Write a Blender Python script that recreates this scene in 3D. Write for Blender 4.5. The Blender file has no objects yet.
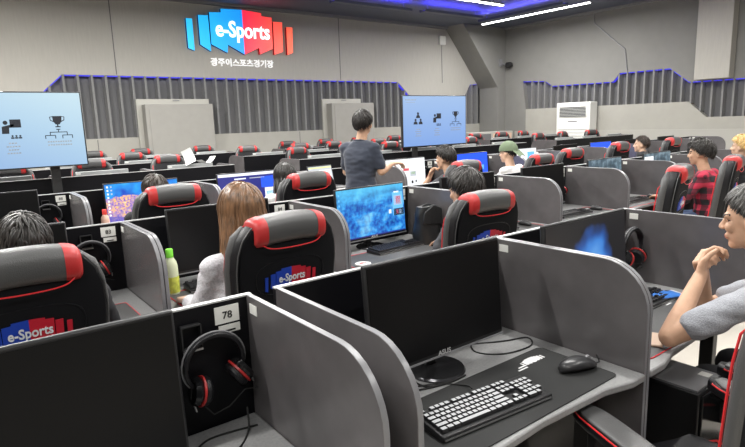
import bpy, math, random
from mathutils import Vector, Matrix, noise, Euler
random.seed(7)
PI = math.pi
SC = bpy.context.scene
COL = SC.collection
R = math.radians

# ------------------------------------------------------------------ materials
MATS = {}
def pm(name, col, rough=.5, metal=0, spec=.5, emit=None, es=0, trans=0, bump=0, bscale=200, var=0, vscale=8, vstretch=(1,1,1), coat=0, sheen=0):
    m = bpy.data.materials.new(name); m.use_nodes = True
    nt = m.node_tree; b = nt.nodes['Principled BSDF']
    b.inputs['Base Color'].default_value = (*col, 1)
    b.inputs['Roughness'].default_value = rough
    b.inputs['Metallic'].default_value = metal
    b.inputs['Specular IOR Level'].default_value = spec
    b.inputs['Transmission Weight'].default_value = trans
    b.inputs['Coat Weight'].default_value = coat
    b.inputs['Sheen Weight'].default_value = sheen
    if emit:
        b.inputs['Emission Color'].default_value = (*emit, 1)
        b.inputs['Emission Strength'].default_value = es
    if bump or var:
        tc = nt.nodes.new('ShaderNodeTexCoord')
        mp = nt.nodes.new('ShaderNodeMapping'); mp.inputs['Scale'].default_value = vstretch
        nt.links.new(tc.outputs['Object'], mp.inputs['Vector'])
    if bump:
        n = nt.nodes.new('ShaderNodeTexNoise'); n.inputs['Scale'].default_value = bscale
        nt.links.new(mp.outputs['Vector'], n.inputs['Vector'])
        bp = nt.nodes.new('ShaderNodeBump'); bp.inputs['Strength'].default_value = bump
        bp.inputs['Distance'].default_value = .004
        nt.links.new(n.outputs['Fac'], bp.inputs['Height'])
        nt.links.new(bp.outputs['Normal'], b.inputs['Normal'])
    if var:
        n = nt.nodes.new('ShaderNodeTexNoise'); n.inputs['Scale'].default_value = vscale
        n.inputs['Detail'].default_value = 4
        nt.links.new(mp.outputs['Vector'], n.inputs['Vector'])
        rp = nt.nodes.new('ShaderNodeValToRGB')
        rp.color_ramp.elements[0].position = .3; rp.color_ramp.elements[1].position = .7
        rp.color_ramp.elements[0].color = (*[max(0, c*(1-var)) for c in col], 1)
        rp.color_ramp.elements[1].color = (*[min(1, c*(1+var)) for c in col], 1)
        nt.links.new(n.outputs['Fac'], rp.inputs['Fac'])
        nt.links.new(rp.outputs['Color'], b.inputs['Base Color'])
    MATS[name] = m
    return m
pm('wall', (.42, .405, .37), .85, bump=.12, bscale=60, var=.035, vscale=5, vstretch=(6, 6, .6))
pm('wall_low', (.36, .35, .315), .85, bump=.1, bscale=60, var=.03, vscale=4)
pm('wall_dimmed', (.215, .212, .20), .85, bump=.1, bscale=60, var=.03, vscale=4)  # darker than the far wall: the right wall's dimmer light put into the colour
pm('slat', (.20, .20, .20), .7, var=.06, vscale=20)
pm('slat_back', (.13, .13, .135), .8)
pm('ceiling', (.075, .085, .12), .55, var=.1, vscale=1.5)
pm('floor', (.52, .48, .42), .45, var=.06, vscale=3)
pm('base', (.38, .37, .34), .6)
pm('door', (.31, .30, .275), .6, var=.03, vscale=6)
pm('door_frame', (.44, .43, .39), .5)
pm('panel', (.004, .004, .0055), .45, spec=.2, bump=.05, bscale=300)
pm('trim', (.62, .62, .62), .35, metal=.3)
pm('divider', (.135, .126, .129), .27, spec=.85, trans=.2, var=.16, vscale=5)
pm('divider_edge', (.20, .20, .21), .3)
pm('desk', (.27, .27, .27), .42, var=.12, vscale=120)
pm('desk_edge', (.02, .02, .02), .5)
pm('steel', (.015, .015, .016), .45)
pm('black_plastic', (.014, .014, .015), .38)
pm('mouse_grey', (.035, .035, .037), .32)
pm('black_gloss', (.01, .01, .011), .12)
pm('screen_off', (.005, .005, .0055), .34, spec=.22)
pm('grey_plastic', (.22, .22, .23), .4)
pm('mon_back', (.36, .37, .37), .45)
pm('leather', (.009, .009, .011), .40, spec=.4, bump=.35, bscale=260)
pm('leather_grey', (.085, .085, .085), .38, bump=.25, bscale=260)
pm('fabric_black', (.004, .004, .0055), .9, spec=.25, bump=.2, bscale=500)
pm('red', (.50, .028, .028), .42, bump=.1, bscale=260)
pm('red_pipe', (.72, .03, .035), .45)
pm('logo_blue', (.01, .05, .42), .5)
pm('logo_red', (.52, .012, .03), .5)
pm('logo_white', (.75, .77, .8), .5)
pm('mat_glare', (.085, .085, .085), .6, bump=.1, bscale=700)  # dark mat cloth painted greyer to carry the glare on it
pm('mat_black', (.016, .0165, .0165), .75, bump=.2, bscale=700)
pm('mat_print', (.75, .75, .75), .7)
pm('keycap', (.42, .43, .44), .5)
pm('keycap_dark', (.02, .02, .022), .4)
pm('key_base', (.02, .02, .021), .35)
pm('rubber', (.012, .012, .012), .7)
pm('paper', (.82, .82, .80), .6)
pm('label', (.78, .78, .74), .5)
pm('ink', (.01, .01, .01), .6)
pm('ink_grey', (.25, .27, .3), .6)
pm('aluminium', (.5, .5, .5), .3, metal=.9)
pm('brushed', (.08, .08, .085), .22, metal=.8)
pm('white_metal', (.78, .78, .74), .4)
pm('vent_dark', (.06, .065, .07), .5)
pm('skin', (.60, .36, .235), .5, var=.07, vscale=30)
pm('skin_pale', (.68, .44, .31), .5, var=.06, vscale=30)
pm('lip', (.42, .14, .11), .45)
pm('brow', (.03, .02, .015), .7)
pm('eye', (.015, .01, .01), .2)
pm('hair_black', (.018, .015, .013), .38, var=.7, vscale=60, vstretch=(1, 1, .25))
pm('hair_dark', (.035, .024, .018), .38, var=.6, vscale=60, vstretch=(1, 1, .25))
pm('hair_grey', (.065, .062, .058), .45, var=.8, vscale=70)
pm('hair_brown', (.165, .085, .040), .33, var=.6, vscale=70, vstretch=(1, 1, .12))
pm('hair_blond', (.62, .42, .17), .45, var=.35, vscale=60)
pm('navy', (.028, .035, .055), .85, bump=.4, bscale=40, sheen=.2)
pm('dark_cloth', (.02, .02, .024), .85, bump=.3, bscale=50)
pm('charcoal_cloth', (.05, .05, .056), .85, bump=.3, bscale=50)
pm('grey_shirt', (.34, .35, .38), .85, bump=.7, bscale=170, var=.22, vscale=330)
pm('white_cloth', (.74, .73, .72), .85, bump=.3, bscale=40)
pm('lace', (.66, .65, .68), .9, bump=1, bscale=130, var=.2, vscale=120)
pm('beige_cloth', (.45, .38, .30), .85)
pm('jeans', (.05, .08, .16), .85)
pm('cap_green', (.15, .20, .12), .8, bump=.3, bscale=200)
pm('nylon', (.02, .021, .022), .38, bump=.8, bscale=22)
pm('nylon_grey', (.10, .11, .105), .55, bump=.8, bscale=18)
pm('juice', (.74, .80, .55), .25)
pm('juice_label', (.62, .66, .10), .4, var=.3, vscale=40)
pm('cap_lime', (.22, .72, .06), .4)
pm('peach', (.86, .55, .42), .3)
pm('cap_red', (.75, .06, .05), .4)
pm('blue_pack', (.05, .20, .62), .35)
pm('tan', (.62, .45, .33), .5)
pm('lamp', (.9, .9, .9), .5, emit=(1, .98, .94), es=9)
pm('led_blue', (.03, .03, .2), .5, emit=(.06, .05, 1), es=.55)
pm('sign_white', (.9, .9, .9), .5, emit=(1, 1, 1), es=.75)
pm('sign_edge', (.02, .06, .25), .4)
pm('sign_letter', (.9, .9, .9), .4, emit=(1, 1, 1), es=.25)
pm('icon', (.01, .012, .02), .5)
pm('scr_white', (.5, .5, .5), .3, emit=(.85, .92, 1), es=.58)
pm('scr_grey', (.3, .3, .3), .3, emit=(.35, .4, .47), es=.7)
pm('scr_red', (.3, .05, .05), .3, emit=(.5, .05, .08), es=.7)
pm('scr_green', (.1, .2, .1), .3, emit=(.25, .4, .2), es=.7)
pm('scr_yellow', (.3, .3, .1), .3, emit=(.75, .75, .25), es=.7)
pm('scr_navy', (.02, .02, .1), .3, emit=(.015, .02, .16), es=.8)
pm('scr_blue', (.02, .05, .3), .3, emit=(.01, .07, .8), es=.9)
pm('scr_sky', (.02, .1, .3), .3, emit=(.15, .45, .85), es=.9)
pm('scr_dim', (.02, .02, .02), .3, emit=(.10, .15, .18), es=.5)

def emis(name, build):
    m = bpy.data.materials.new(name); m.use_nodes = True
    nt = m.node_tree; b = nt.nodes['Principled BSDF']
    b.inputs['Base Color'].default_value = (.01, .01, .01, 1); b.inputs['Roughness'].default_value = .3
    tc = nt.nodes.new('ShaderNodeTexCoord'); sp = nt.nodes.new('ShaderNodeSeparateXYZ')
    nt.links.new(tc.outputs['Object'], sp.inputs[0])
    build(nt, b, tc, sp); MATS[name] = m
    return m
def ramp(nt, src, stops, const=False):
    r = nt.nodes.new('ShaderNodeValToRGB'); cr = r.color_ramp
    if const: cr.interpolation = 'CONSTANT'
    while len(cr.elements) < len(stops): cr.elements.new(.5)
    for e, (p, c) in zip(cr.elements, stops): e.position = p; e.color = (*c, 1)
    nt.links.new(src, r.inputs['Fac']); return r.outputs['Color']
def mp(nt, op, a, b=0, c=None):
    n = nt.nodes.new('ShaderNodeMath'); n.operation = op
    for i, v in enumerate((a, b, c)):
        if v is None: continue
        if isinstance(v, (int, float)): n.inputs[i].default_value = v
        else: nt.links.new(v, n.inputs[i])
    return n.outputs[0]
def mixc(nt, f, a, b):
    n = nt.nodes.new('ShaderNodeMix'); n.data_type = 'RGBA'
    for s, v in ((0, f), (6, a), (7, b)):
        if isinstance(v, (int, float)): n.inputs[s].default_value = v
        elif isinstance(v, tuple): n.inputs[s].default_value = (*v, 1)
        else: nt.links.new(v, n.inputs[s])
    return n.outputs[2]
def tex(nt, tc, scale, detail=3, kind='ShaderNodeTexNoise', stretch=(1, 1, 1)):
    m = nt.nodes.new('ShaderNodeMapping'); m.inputs['Scale'].default_value = stretch
    nt.links.new(tc.outputs['Object'], m.inputs['Vector'])
    n = nt.nodes.new(kind); n.inputs['Scale'].default_value = scale
    if 'Detail' in n.inputs: n.inputs['Detail'].default_value = detail
    nt.links.new(m.outputs['Vector'], n.inputs['Vector'])
    return n
def out(nt, b, col, s):
    nt.links.new(col, b.inputs['Emission Color']); b.inputs['Emission Strength'].default_value = s
# screens: object coords are centred, x across (width .6), z up (height .34)
def s_reef(nt, b, tc, sp):
    n = tex(nt, tc, 60, 8); v = tex(nt, tc, 38, 0, 'ShaderNodeTexVoronoi')
    coral = ramp(nt, n.outputs['Fac'], [(.32, (.04, .06, .40)), (.42, (.35, .20, .55)), (.49, (.75, .40, .50)), (.54, (.95, .45, .10)), (.60, (.95, .75, .10)), (.68, (.75, .7, .8))])
    n2 = tex(nt, tc, 7, 2)
    water = ramp(nt, n2.outputs['Fac'], [(.35, (.01, .07, .5)), (.55, (.02, .32, .85)), (.7, (.15, .6, .95))])
    n3 = tex(nt, tc, 16, 3); coral = mixc(nt, ramp(nt, n3.outputs['Fac'], [(.42, (0, 0, 0)), (.58, (1, 1, 1))]), mixc(nt, .65, coral, (.25, .18, .55)), coral)
    h = mp(nt, 'ADD', sp.outputs['Z'], mp(nt, 'MULTIPLY', n2.outputs['Fac'], .12))
    f = mp(nt, 'GREATER_THAN', h, .115)
    c = mixc(nt, f, coral, water)
    low = mp(nt, 'LESS_THAN', h, -.06)
    out(nt, b, mixc(nt, mp(nt, 'MULTIPLY', low, .75), c, (.05, .07, .5)), .9)
emis('scr_reef', s_reef)
def s_mount(nt, b, tc, sp):
    n = tex(nt, tc, 34, 8); n2 = tex(nt, tc, 7, 9, stretch=(1, 1, 1.8))
    a = ramp(nt, n2.outputs['Fac'], [(.36, (.003, .03, .22)), (.47, (.008, .10, .50)), (.53, (.02, .28, .75)), (.64, (.25, .65, .92))])
    d = ramp(nt, n.outputs['Fac'], [(.38, (.0, .04, .35)), (.62, (.05, .42, .92))])
    top = ramp(nt, mp(nt, 'ADD', sp.outputs['Z'], mp(nt, 'MULTIPLY', n2.outputs['Fac'], .2)), [(.14, (0, 0, 0)), (.26, (1, 1, 1))])
    out(nt, b, mixc(nt, mp(nt, 'MULTIPLY', top, .65), mixc(nt, .45, a, d), (.12, .62, .88)), .85)
emis('scr_mount', s_mount)
def s_slide(nt, b, tc, sp):
    c = ramp(nt, mp(nt, 'ADD', mp(nt, 'MULTIPLY', sp.outputs['X'], .3), mp(nt, 'ADD', mp(nt, 'MULTIPLY', sp.outputs['Z'], .8), .5)), [(.1, (.33, .52, .84)), (.55, (.47, .69, .90)), (1, (.64, .85, .95))])
    out(nt, b, c, .66)
emis('scr_slide', s_slide)
def s_slide2(nt, b, tc, sp):
    c = ramp(nt, mp(nt, 'ADD', sp.outputs['Z'], .5), [(.1, (.24, .42, .85)), (1, (.40, .58, .88))])
    out(nt, b, c, .68)
emis('scr_slide_blue', s_slide2)
def s_lock(nt, b, tc, sp):
    dx = mp(nt, 'SUBTRACT', sp.outputs['X'], .05); dz = mp(nt, 'ADD', sp.outputs['Z'], .03)
    n = tex(nt, tc, 6, 2)
    d = mp(nt, 'SQRT', mp(nt, 'ADD', mp(nt, 'POWER', dx, 2), mp(nt, 'POWER', mp(nt, 'MULTIPLY', dz, .8), 2)))
    d = mp(nt, 'ADD', d, mp(nt, 'MULTIPLY', mp(nt, 'SUBTRACT', n.outputs['Fac'], .5), .22))
    c = ramp(nt, d, [(.0, (.12, .35, .75)), (.07, (.04, .2, .6)), (.11, (.015, .07, .28)), (.15, (.008, .008, .01))])
    out(nt, b, c, .8)
emis('scr_lock', s_lock)
def s_camo(nt, b, tc, sp):
    v = tex(nt, tc, 22, 0, 'ShaderNodeTexVoronoi'); n = tex(nt, tc, 16, 3)
    c = ramp(nt, n.outputs['Fac'], [(.3, (.02, .04, .06)), (.5, (.1, .17, .22)), (.65, (.3, .42, .5))])
    out(nt, b, c, .6)
emis('scr_camo', s_camo)
def plaid():
    m = bpy.data.materials.new('plaid'); m.use_nodes = True; nt = m.node_tree; b = nt.nodes['Principled BSDF']
    tc = nt.nodes.new('ShaderNodeTexCoord'); sp = nt.nodes.new('ShaderNodeSeparateXYZ'); nt.links.new(tc.outputs['Object'], sp.inputs[0])
    def st(o): return mp(nt, 'GREATER_THAN', mp(nt, 'FRACT', mp(nt, 'MULTIPLY', o, 9)), .5)
    s = mp(nt, 'MULTIPLY', mp(nt, 'ADD', st(mp(nt, 'ADD', sp.outputs['X'], sp.outputs['Y'])), st(sp.outputs['Z'])), .5)
    c = ramp(nt, s, [(0, (.46, .025, .06)), (.4, (.13, .015, .03)), (.8, (.015, .013, .016))], True)
    nt.links.new(c, b.inputs['Base Color']); b.inputs['Roughness'].default_value = .85
    MATS['plaid'] = m
plaid()
def signmat(name, c0, c1, x0, x1):
    def f(nt, b, tc, sp):
        c = ramp(nt, mp(nt, 'DIVIDE', mp(nt, 'SUBTRACT', sp.outputs['X'], x0), x1-x0), [(0, c0), (1, c1)])
        nt.links.new(c, b.inputs['Base Color']); out(nt, b, c, .85)
    emis(name, f)
signmat('sign_blue', (.02, .42, .78), (.01, .24, .72), -1.35, 0)
signmat('sign_red', (.80, .02, .06), (.80, .09, .035), 0, 1.3)

# ------------------------------------------------------------------ mesh building
class MB:
    def __init__(s): s.v = []; s.f = []; s.m = []
    def add(s, vs, fs, m=0, M=None):
        o = len(s.v)
        s.v += [tuple(M @ Vector(v)) if M else tuple(v) for v in vs]
        s.f += [tuple(o+i for i in f) for f in fs]; s.m += [m]*len(fs)
        return s
    def box(s, c, d, m=0, M=None):
        x, y, z = c; a, b, h = d[0]/2, d[1]/2, d[2]/2
        vs = [(x+i*a, y+j*b, z+k*h) for k in (-1, 1) for j in (-1, 1) for i in (-1, 1)]
        return s.add(vs, [(0, 2, 3, 1), (4, 5, 7, 6), (0, 1, 5, 4), (2, 6, 7, 3), (0, 4, 6, 2), (1, 3, 7, 5)], m, M)
    def prism(s, poly, axis, a, b, m=0, M=None, mcap=None):
        # poly: list of 2d; axis 'x': (y,z) 'y': (x,z) 'z': (x,y)
        def P(p, t): return {'x': (t, p[0], p[1]), 'y': (p[0], t, p[1]), 'z': (p[0], p[1], t)}[axis]
        n = len(poly); vs = [P(p, a) for p in poly]+[P(p, b) for p in poly]
        ar = sum(poly[i][0]*poly[(i+1) % n][1]-poly[(i+1) % n][0]*poly[i][1] for i in range(n))
        fl = (ar > 0) ^ (axis == 'y') ^ (b < a)
        sd = [((i, (i+1) % n, n+(i+1) % n, n+i) if fl else (i, n+i, n+(i+1) % n, (i+1) % n)) for i in range(n)]
        cp = [tuple(range(n)) if not fl else tuple(reversed(range(n))), tuple(range(n, 2*n)) if fl else tuple(reversed(range(n, 2*n)))]
        s.add(vs, sd, m, M); o = len(s.v)-2*n
        s.f += [tuple(o+i for i in f) for f in cp]; s.m += [m if mcap is None else mcap]*2
        return s
    def loft(s, rings, m=0, closed=True, caps=True, M=None):
        n = len(rings[0]); vs = [p for r in rings for p in r]; fs = []
        for i in range(len(rings)-1):
            for j in range(n if closed else n-1):
                k = (j+1) % n; fs.append((i*n+j, i*n+k, (i+1)*n+k, (i+1)*n+j))
        if caps and closed: fs += [tuple(reversed(range(n))), tuple(range((len(rings)-1)*n, len(rings)*n))]
        return s.add(vs, fs, m, M)
    def tube(s, pts, r, n=8, m=0, M=None, closed=False):
        pts = [Vector(p) for p in pts]; N = len(pts)
        rs = r if isinstance(r, (list, tuple)) else [r]*N
        rings = []; up = Vector((0, 0, 1)); prev = None
        for i, p in enumerate(pts):
            if closed: d = pts[(i+1) % N]-pts[i-1]
            else: d = pts[min(i+1, N-1)]-pts[max(i-1, 0)]
            d = d.normalized() if d.length > 1e-9 else Vector((0, 0, 1))
            if prev is None:
                a = d.cross(up if abs(d.z) < .95 else Vector((1, 0, 0))).normalized()
            else:
                a = (prev-d*prev.dot(d)); a = a.normalized() if a.length > 1e-6 else d.orthogonal().normalized()
            prev = a; b = d.cross(a)
            rings.append([p+(a*math.cos(2*PI*k/n)+b*math.sin(2*PI*k/n))*rs[i] for k in range(n)])
        if closed: rings.append(rings[0])
        return s.loft(rings, m, caps=not closed, M=M)
    def lathe(s, prof, n=24, m=0, c=(0, 0, 0), axis='z', M=None):
        rings = []
        for (r, h) in prof:
            ring = []
            for k in range(n):
                a = 2*PI*k/n; u, v = r*math.cos(a), r*math.sin(a)
                p = {'z': (u, v, h), 'x': (h, u, v), 'y': (v, h, u)}[axis]
                ring.append((p[0]+c[0], p[1]+c[1], p[2]+c[2]))
            rings.append(ring)
        return s.loft(rings, m, M=M)
    def ell(s, c, r, nu=16, nv=10, m=0, M=None):
        rings = []
        for i in range(nv+1):
            t = -PI/2+PI*i/nv; cz = max(math.cos(t), 1e-3)
            rings.append([(c[0]+r[0]*cz*math.cos(2*PI*k/nu), c[1]+r[1]*cz*math.sin(2*PI*k/nu), c[2]+r[2]*math.sin(t)) for k in range(nu)])
        return s.loft(rings, m, M=M)
    def caps(s, p, r1, q, r2, n=12, m=0, M=None):
        p, q = Vector(p), Vector(q); d = (q-p); L = d.length
        if L < 1e-6: return s.ell(p, (r1,)*3, n, 8, m, M)
        d /= L; a = d.orthogonal().normalized(); b = d.cross(a); rings = []
        for i in range(5):
            t = -PI/2+PI/2*i/4; rr = max(r1*math.cos(t), 1e-4)
            rings.append([p+d*(r1*math.sin(t))+(a*math.cos(2*PI*k/n)+b*math.sin(2*PI*k/n))*rr for k in range(n)])
        for i in range(5):
            t = PI/2*i/4; rr = max(r2*math.cos(t), 1e-4)
            rings.append([q+d*(r2*math.sin(t))+(a*math.cos(2*PI*k/n)+b*math.sin(2*PI*k/n))*rr for k in range(n)])
        return s.loft(rings, m, M=M)
    def build(s, name, mats, parent=None, smooth=40, bev=0, bseg=2, loc=None, rot=None):
        me = bpy.data.meshes.new(name); me.from_pydata(s.v, [], s.f)
        if isinstance(mats, str): mats = [mats]
        for x in mats: me.materials.append(MATS[x])
        me.polygons.foreach_set('material_index', s.m)
        me.polygons.foreach_set('use_smooth', [True]*len(me.polygons))
        me.update(); me.set_sharp_from_angle(angle=R(smooth))
        o = bpy.data.objects.new(name, me); COL.objects.link(o)
        if parent: o.parent = parent
        if loc: o.location = loc
        if rot: o.rotation_euler = rot
        if bev:
            b = o.modifiers.new('bevel', 'BEVEL'); b.width = bev; b.segments = bseg; b.limit_method = 'ANGLE'; b.angle_limit = R(35)
        return o
def thing(name, label, cat, loc=(0, 0, 0), rz=0, group=None):
    o = bpy.data.objects.new(name, None); COL.objects.link(o); o.empty_display_size = .1
    o.location = loc; o.rotation_euler = (0, 0, rz); tag(o, label, cat, group); return o
def tag(o, label, cat, group=None):
    o['label'] = label; o['category'] = cat
    if group: o['group'] = group
    return o
def struct(o): o['kind'] = 'structure'; return o
KIDS = {}
def dup(o, parent=None, loc=None, rz=None, label=None, group=None):
    c = o.copy(); COL.objects.link(c); c.parent = parent
    if loc is not None: c.location = loc
    if rz is not None: c.rotation_euler = (0, 0, rz)
    if label: c['label'] = label
    if group: c['group'] = group
    for ch in list(o.children): dup(ch, c)
    return c
def text_mb(s, size, ext=.001, off=0, xs=1, spacing=1):
    cu = bpy.data.curves.new('t', 'FONT'); cu.body = s; cu.size = size; cu.extrude = ext; cu.offset = off
    cu.align_x = 'CENTER'; cu.align_y = 'CENTER'; cu.space_character = spacing; cu.resolution_u = 3
    ob = bpy.data.objects.new('t', cu); COL.objects.link(ob)
    dg = bpy.context.evaluated_depsgraph_get(); dg.update()
    me = ob.evaluated_get(dg).to_mesh()
    vs = [(v.co.x*xs, v.co.z, v.co.y) for v in me.vertices]   # lies in x-z plane, faces -y (text normal +z -> -y)
    vs = [(a, -b, c) for a, b, c in vs]
    fs = [tuple(p.vertices) for p in me.polygons]
    bpy.data.objects.remove(ob); bpy.data.curves.remove(cu)
    return vs, fs
def text_obj(s, name, mat, parent, loc, size, ext=.001, off=0, xs=1, rot=None, spacing=1):
    b = MB(); vs, fs = text_mb(s, size, ext, off, xs, spacing); b.add(vs, fs)
    return b.build(name, mat, parent, loc=loc, rot=rot)

# ------------------------------------------------------------------ room shell
WX, WY, WZ = 14.6, 12.7, 4.4
XL, YB = -4.0, -3.5
b = MB(); b.box(((WX+XL)/2, (WY+YB)/2, -.05), (WX-XL+.6, WY-YB+.8, .1)); struct(b.build('floor', 'floor'))
b = MB(); b.box(((WX+XL)/2, (WY+YB)/2, WZ+.06), (WX-XL+.6, WY-YB+.8, .12)); struct(b.build('ceiling', 'ceiling'))
b = MB(); b.box((XL-.1, (WY+YB)/2, WZ/2), (.2, WY-YB+.8, WZ)); struct(b.build('wall_left', 'wall_dimmed'))
b = MB(); b.box(((WX+XL)/2, YB-.1, WZ/2), (WX-XL, .2, WZ)); struct(b.build('wall_back', 'wall_dimmed'))
# far wall: upper panel with stepped lower outline, recessed slats, lower panel
SB = 1.47
topA = [(.70, SB), (2.09, 2.75), (10.76, 2.745), (12.20, SB)]
topA2 = [(12.95, SB), (13.79, 2.72), (14.26, 2.75)]
fw = MB()
up = [(XL, WZ), (XL, SB), topA[0], topA[1], topA[2], topA[3], topA2[0], topA2[1], (WX, 2.75), (WX, WZ)]
fw.prism(up, 'y', WY, WY+.16)
fw.prism([(XL, 0), (WX, 0), (WX, SB), (XL, SB)], 'y', WY-.0, WY+.16, 1)
fw.box(((XL+WX)/2, WY+.2, WZ/2), (WX-XL+.4, .08, WZ), 2)
# grooves
struct(fw.build('wall_far', ['wall', 'wall_low', 'slat_back']))
g = MB()
for x in (3.11, 8.75): g.box((x, WY-.001, 3.58), (.018, .006, 1.62))
g.box((-1.0, WY-.001, 3.58), (.018, .006, 1.62))
for x in (2.6, 7.4, 11.0): g.box((x, WY-.001, .75), (.014, .006, 1.4))
struct(g.build('trim_1', 'slat_back'))
def lin(pts, x):
    for (a, za), (c, zc) in zip(pts, pts[1:]):
        if a <= x <= c: return za+(zc-za)*(x-a)/(c-a)
    return None
sl = MB(); x = .80
while x < 14.2:
    z = lin(topA, x) or lin(topA2, x)
    if z and z-SB > .05: sl.prism([(x-.045, WY+.15), (x+.045, WY+.15), (x+.022, WY+.01), (x-.022, WY+.01)], 'z', SB, z)
    x += .262
struct(sl.build('trim_2', 'slat'))
led = MB()
def strip(pts, fy):
    for (a, za), (c, zc) in zip(pts, pts[1:]):
        d = math.hypot(c-a, zc-za); nx, nz = (zc-za)/d, -(c-a)/d
        fy(a, za, c, zc, nx, nz)
def fA(a, za, c, zc, nx, nz):
    led.prism([(a, za), (c, zc), (c+nx*.022, zc+nz*.022), (a+nx*.022, za+nz*.022)], 'y', WY+.03, WY+.10)
strip(topA[:], fA); strip(topA2, fA)
struct(led.build('trim_3', 'led_blue'))
# right wall
topB = [(2.0, 2.33), (6.33, 2.34), (6.80, 2.70), (8.10, 2.70), (8.29, 2.49), (10.19, 2.51), (10.44, 2.67), (11.25, 2.72)]
botB = [(2.0, 1.49), (5.89, 1.49), (6.32, 1.87), (11.12, 1.87)]
rw = MB()
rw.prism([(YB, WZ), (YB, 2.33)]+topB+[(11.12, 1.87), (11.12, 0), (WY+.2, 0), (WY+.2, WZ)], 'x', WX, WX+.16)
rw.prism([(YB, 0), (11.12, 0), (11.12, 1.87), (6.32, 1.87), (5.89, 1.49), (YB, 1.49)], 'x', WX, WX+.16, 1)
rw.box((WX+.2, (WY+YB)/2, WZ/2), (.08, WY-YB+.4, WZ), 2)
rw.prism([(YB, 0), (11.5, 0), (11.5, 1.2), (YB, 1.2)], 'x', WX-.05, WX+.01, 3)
struct(rw.build('wall_right', ['wall_dimmed', 'wall_low', 'slat_back', 'base']))
sl = MB(); y = 2.1
while y < 11.05:
    z1 = lin(topB, y); z0 = lin(botB, y)
    if z1 and z0 and z1-z0 > .05: sl.prism([(WX+.15, y-.04), (WX+.15, y+.04), (WX+.01, y+.02), (WX+.01, y-.02)], 'z', z0, z1)
    y += .232
struct(sl.build('trim_4', 'slat'))
led = MB()
def fB(a, za, c, zc, nx, nz):
    led.prism([(a, za), (c, zc), (c+nx*.022, zc+nz*.022), (a+nx*.022, za+nz*.022)], 'x', WX+.03, WX+.10)
strip(topB, fB)
struct(led.build('trim_5', 'led_blue'))
b = MB(); b.box((WX-.12, 5.74, (2.36+WZ)/2), (.30, .75, WZ-2.36)); struct(b.build('trim_6', 'wall', bev=.01))
b = MB(); b.box((WX-.03, 7.2, 3.0), (.02, .0, .0))
# conduit on the right wall
b = MB(); b.tube([(WX-.02, 8.91, 4.4), (WX-.02, 8.89, 4.09), (WX-.02, 7.98, 3.3), (WX-.02, 7.89, 2.72)], .014, 6)
struct(b.build('trim_7', 'grey_plastic'))
# slanted pillar at the far right corner
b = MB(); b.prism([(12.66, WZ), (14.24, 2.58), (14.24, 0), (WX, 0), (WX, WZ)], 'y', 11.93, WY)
struct(b.build('trim_8', 'wall_dimmed', bev=.01))
# ceiling bulkhead lip along the far wall
b = MB(); b.box((5.3, WY-.06, WZ-.03), (18.6, .12, .06)); b.box((WX-.06, 4.6, WZ-.03), (.12, 14.6, .06)); struct(b.build('trim_9', 'slat'))
# sliding door boxes on the far wall
def door(n, x0, x1, bx0, bx1):
    b = MB(); b.box(((x0+x1)/2, WY-.03, 1.135), (x1-x0, .06, 2.27)); fr = struct(b.build(n, 'door_frame', bev=.008))
    b = MB(); b.box(((bx0+bx1)/2, WY-.19, 1.075), (bx1-bx0, .26, 2.15)); lf = b.build('door_leaf', 'door', fr, bev=.012)
    b = MB(); b.box(((bx0+bx1)/2, WY-.325, 1.09), (bx1-bx0-.16, .012, 1.98)); b.build('door_inset', 'door', fr)
    b = MB(); b.box(((x0+x1)/2+.05, WY-.07, 2.235), (.14, .02, .02)); b.build('door_plate', 'grey_plastic', fr)
door('door_1', 3.42, 5.02, 3.52, 5.00); door('door_2', 8.10, 9.35, 8.22, 9.60)

# ------------------------------------------------------------------ ceiling lamps
def lamp(cx, cy, L, ang, label, z=4.12, power=None, wires=True):
    t = thing('ceiling_lamp', label, 'ceiling light', (cx, cy, z), ang)
    b = MB(); b.box((0, 0, .025), (L, .085, .04)); b.build('housing', 'grey_plastic', t, bev=.005)
    b = MB(); b.box((0, 0, -.004), (L-.02, .075, .02)); b.build('diffuser', 'lamp', t, bev=.004)
    if wires:
        for sx in (-1, 1):
            b = MB(); b.tube([(sx*(L/2-.15), 0, .04), (sx*(L/2-.15), 0, WZ-z)], .004, 5); b.build('suspension_wire', 'grey_plastic', t)
    ld = bpy.data.lights.new('tube_light', 'AREA'); ld.shape = 'RECTANGLE'; ld.size = L-.02; ld.size_y = .05
    ld.energy = power or 44*L; ld.color = (1, .985, .95)
    lo = bpy.data.objects.new('tube_light', ld); COL.objects.link(lo); lo.parent = t; lo.location = (0, 0, -.018)
    return t
lamp(12.5, 9.4, 3.3, PI/2, 'long suspended white light bar nearest the slanted corner pillar', z=4.22)
lamp(9.35, 9.0, 3.1, 0, 'suspended white light bar cut off by the top edge of the photo', z=4.22, power=100)
k = 0
for cx in (-1.6, 2.4, 6.2, 10.2):
    for cy in (-1.0, 2.4, 5.8):
        k += 1
        lamp(cx, cy, 2.6, (PI/2 if k % 2 else 0), 'suspended white light bar above the desks, overhead out of view', wires=False, power={-1.0: 62, 2.4: 88, 5.8: 118}[cy])
for (cx, cy, pw) in ((-0.2, 8.6, 330), (4.2, 9.0, 150)):
    lamp(cx, cy, 2.4, 0, 'suspended white light bar above the desks, overhead out of view', wires=False, power=pw)
for o in list(SC.objects):
    if o.get('category') == 'ceiling light' and 'overhead' in o['label']: o['group'] = 'overhead light bars'
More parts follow.
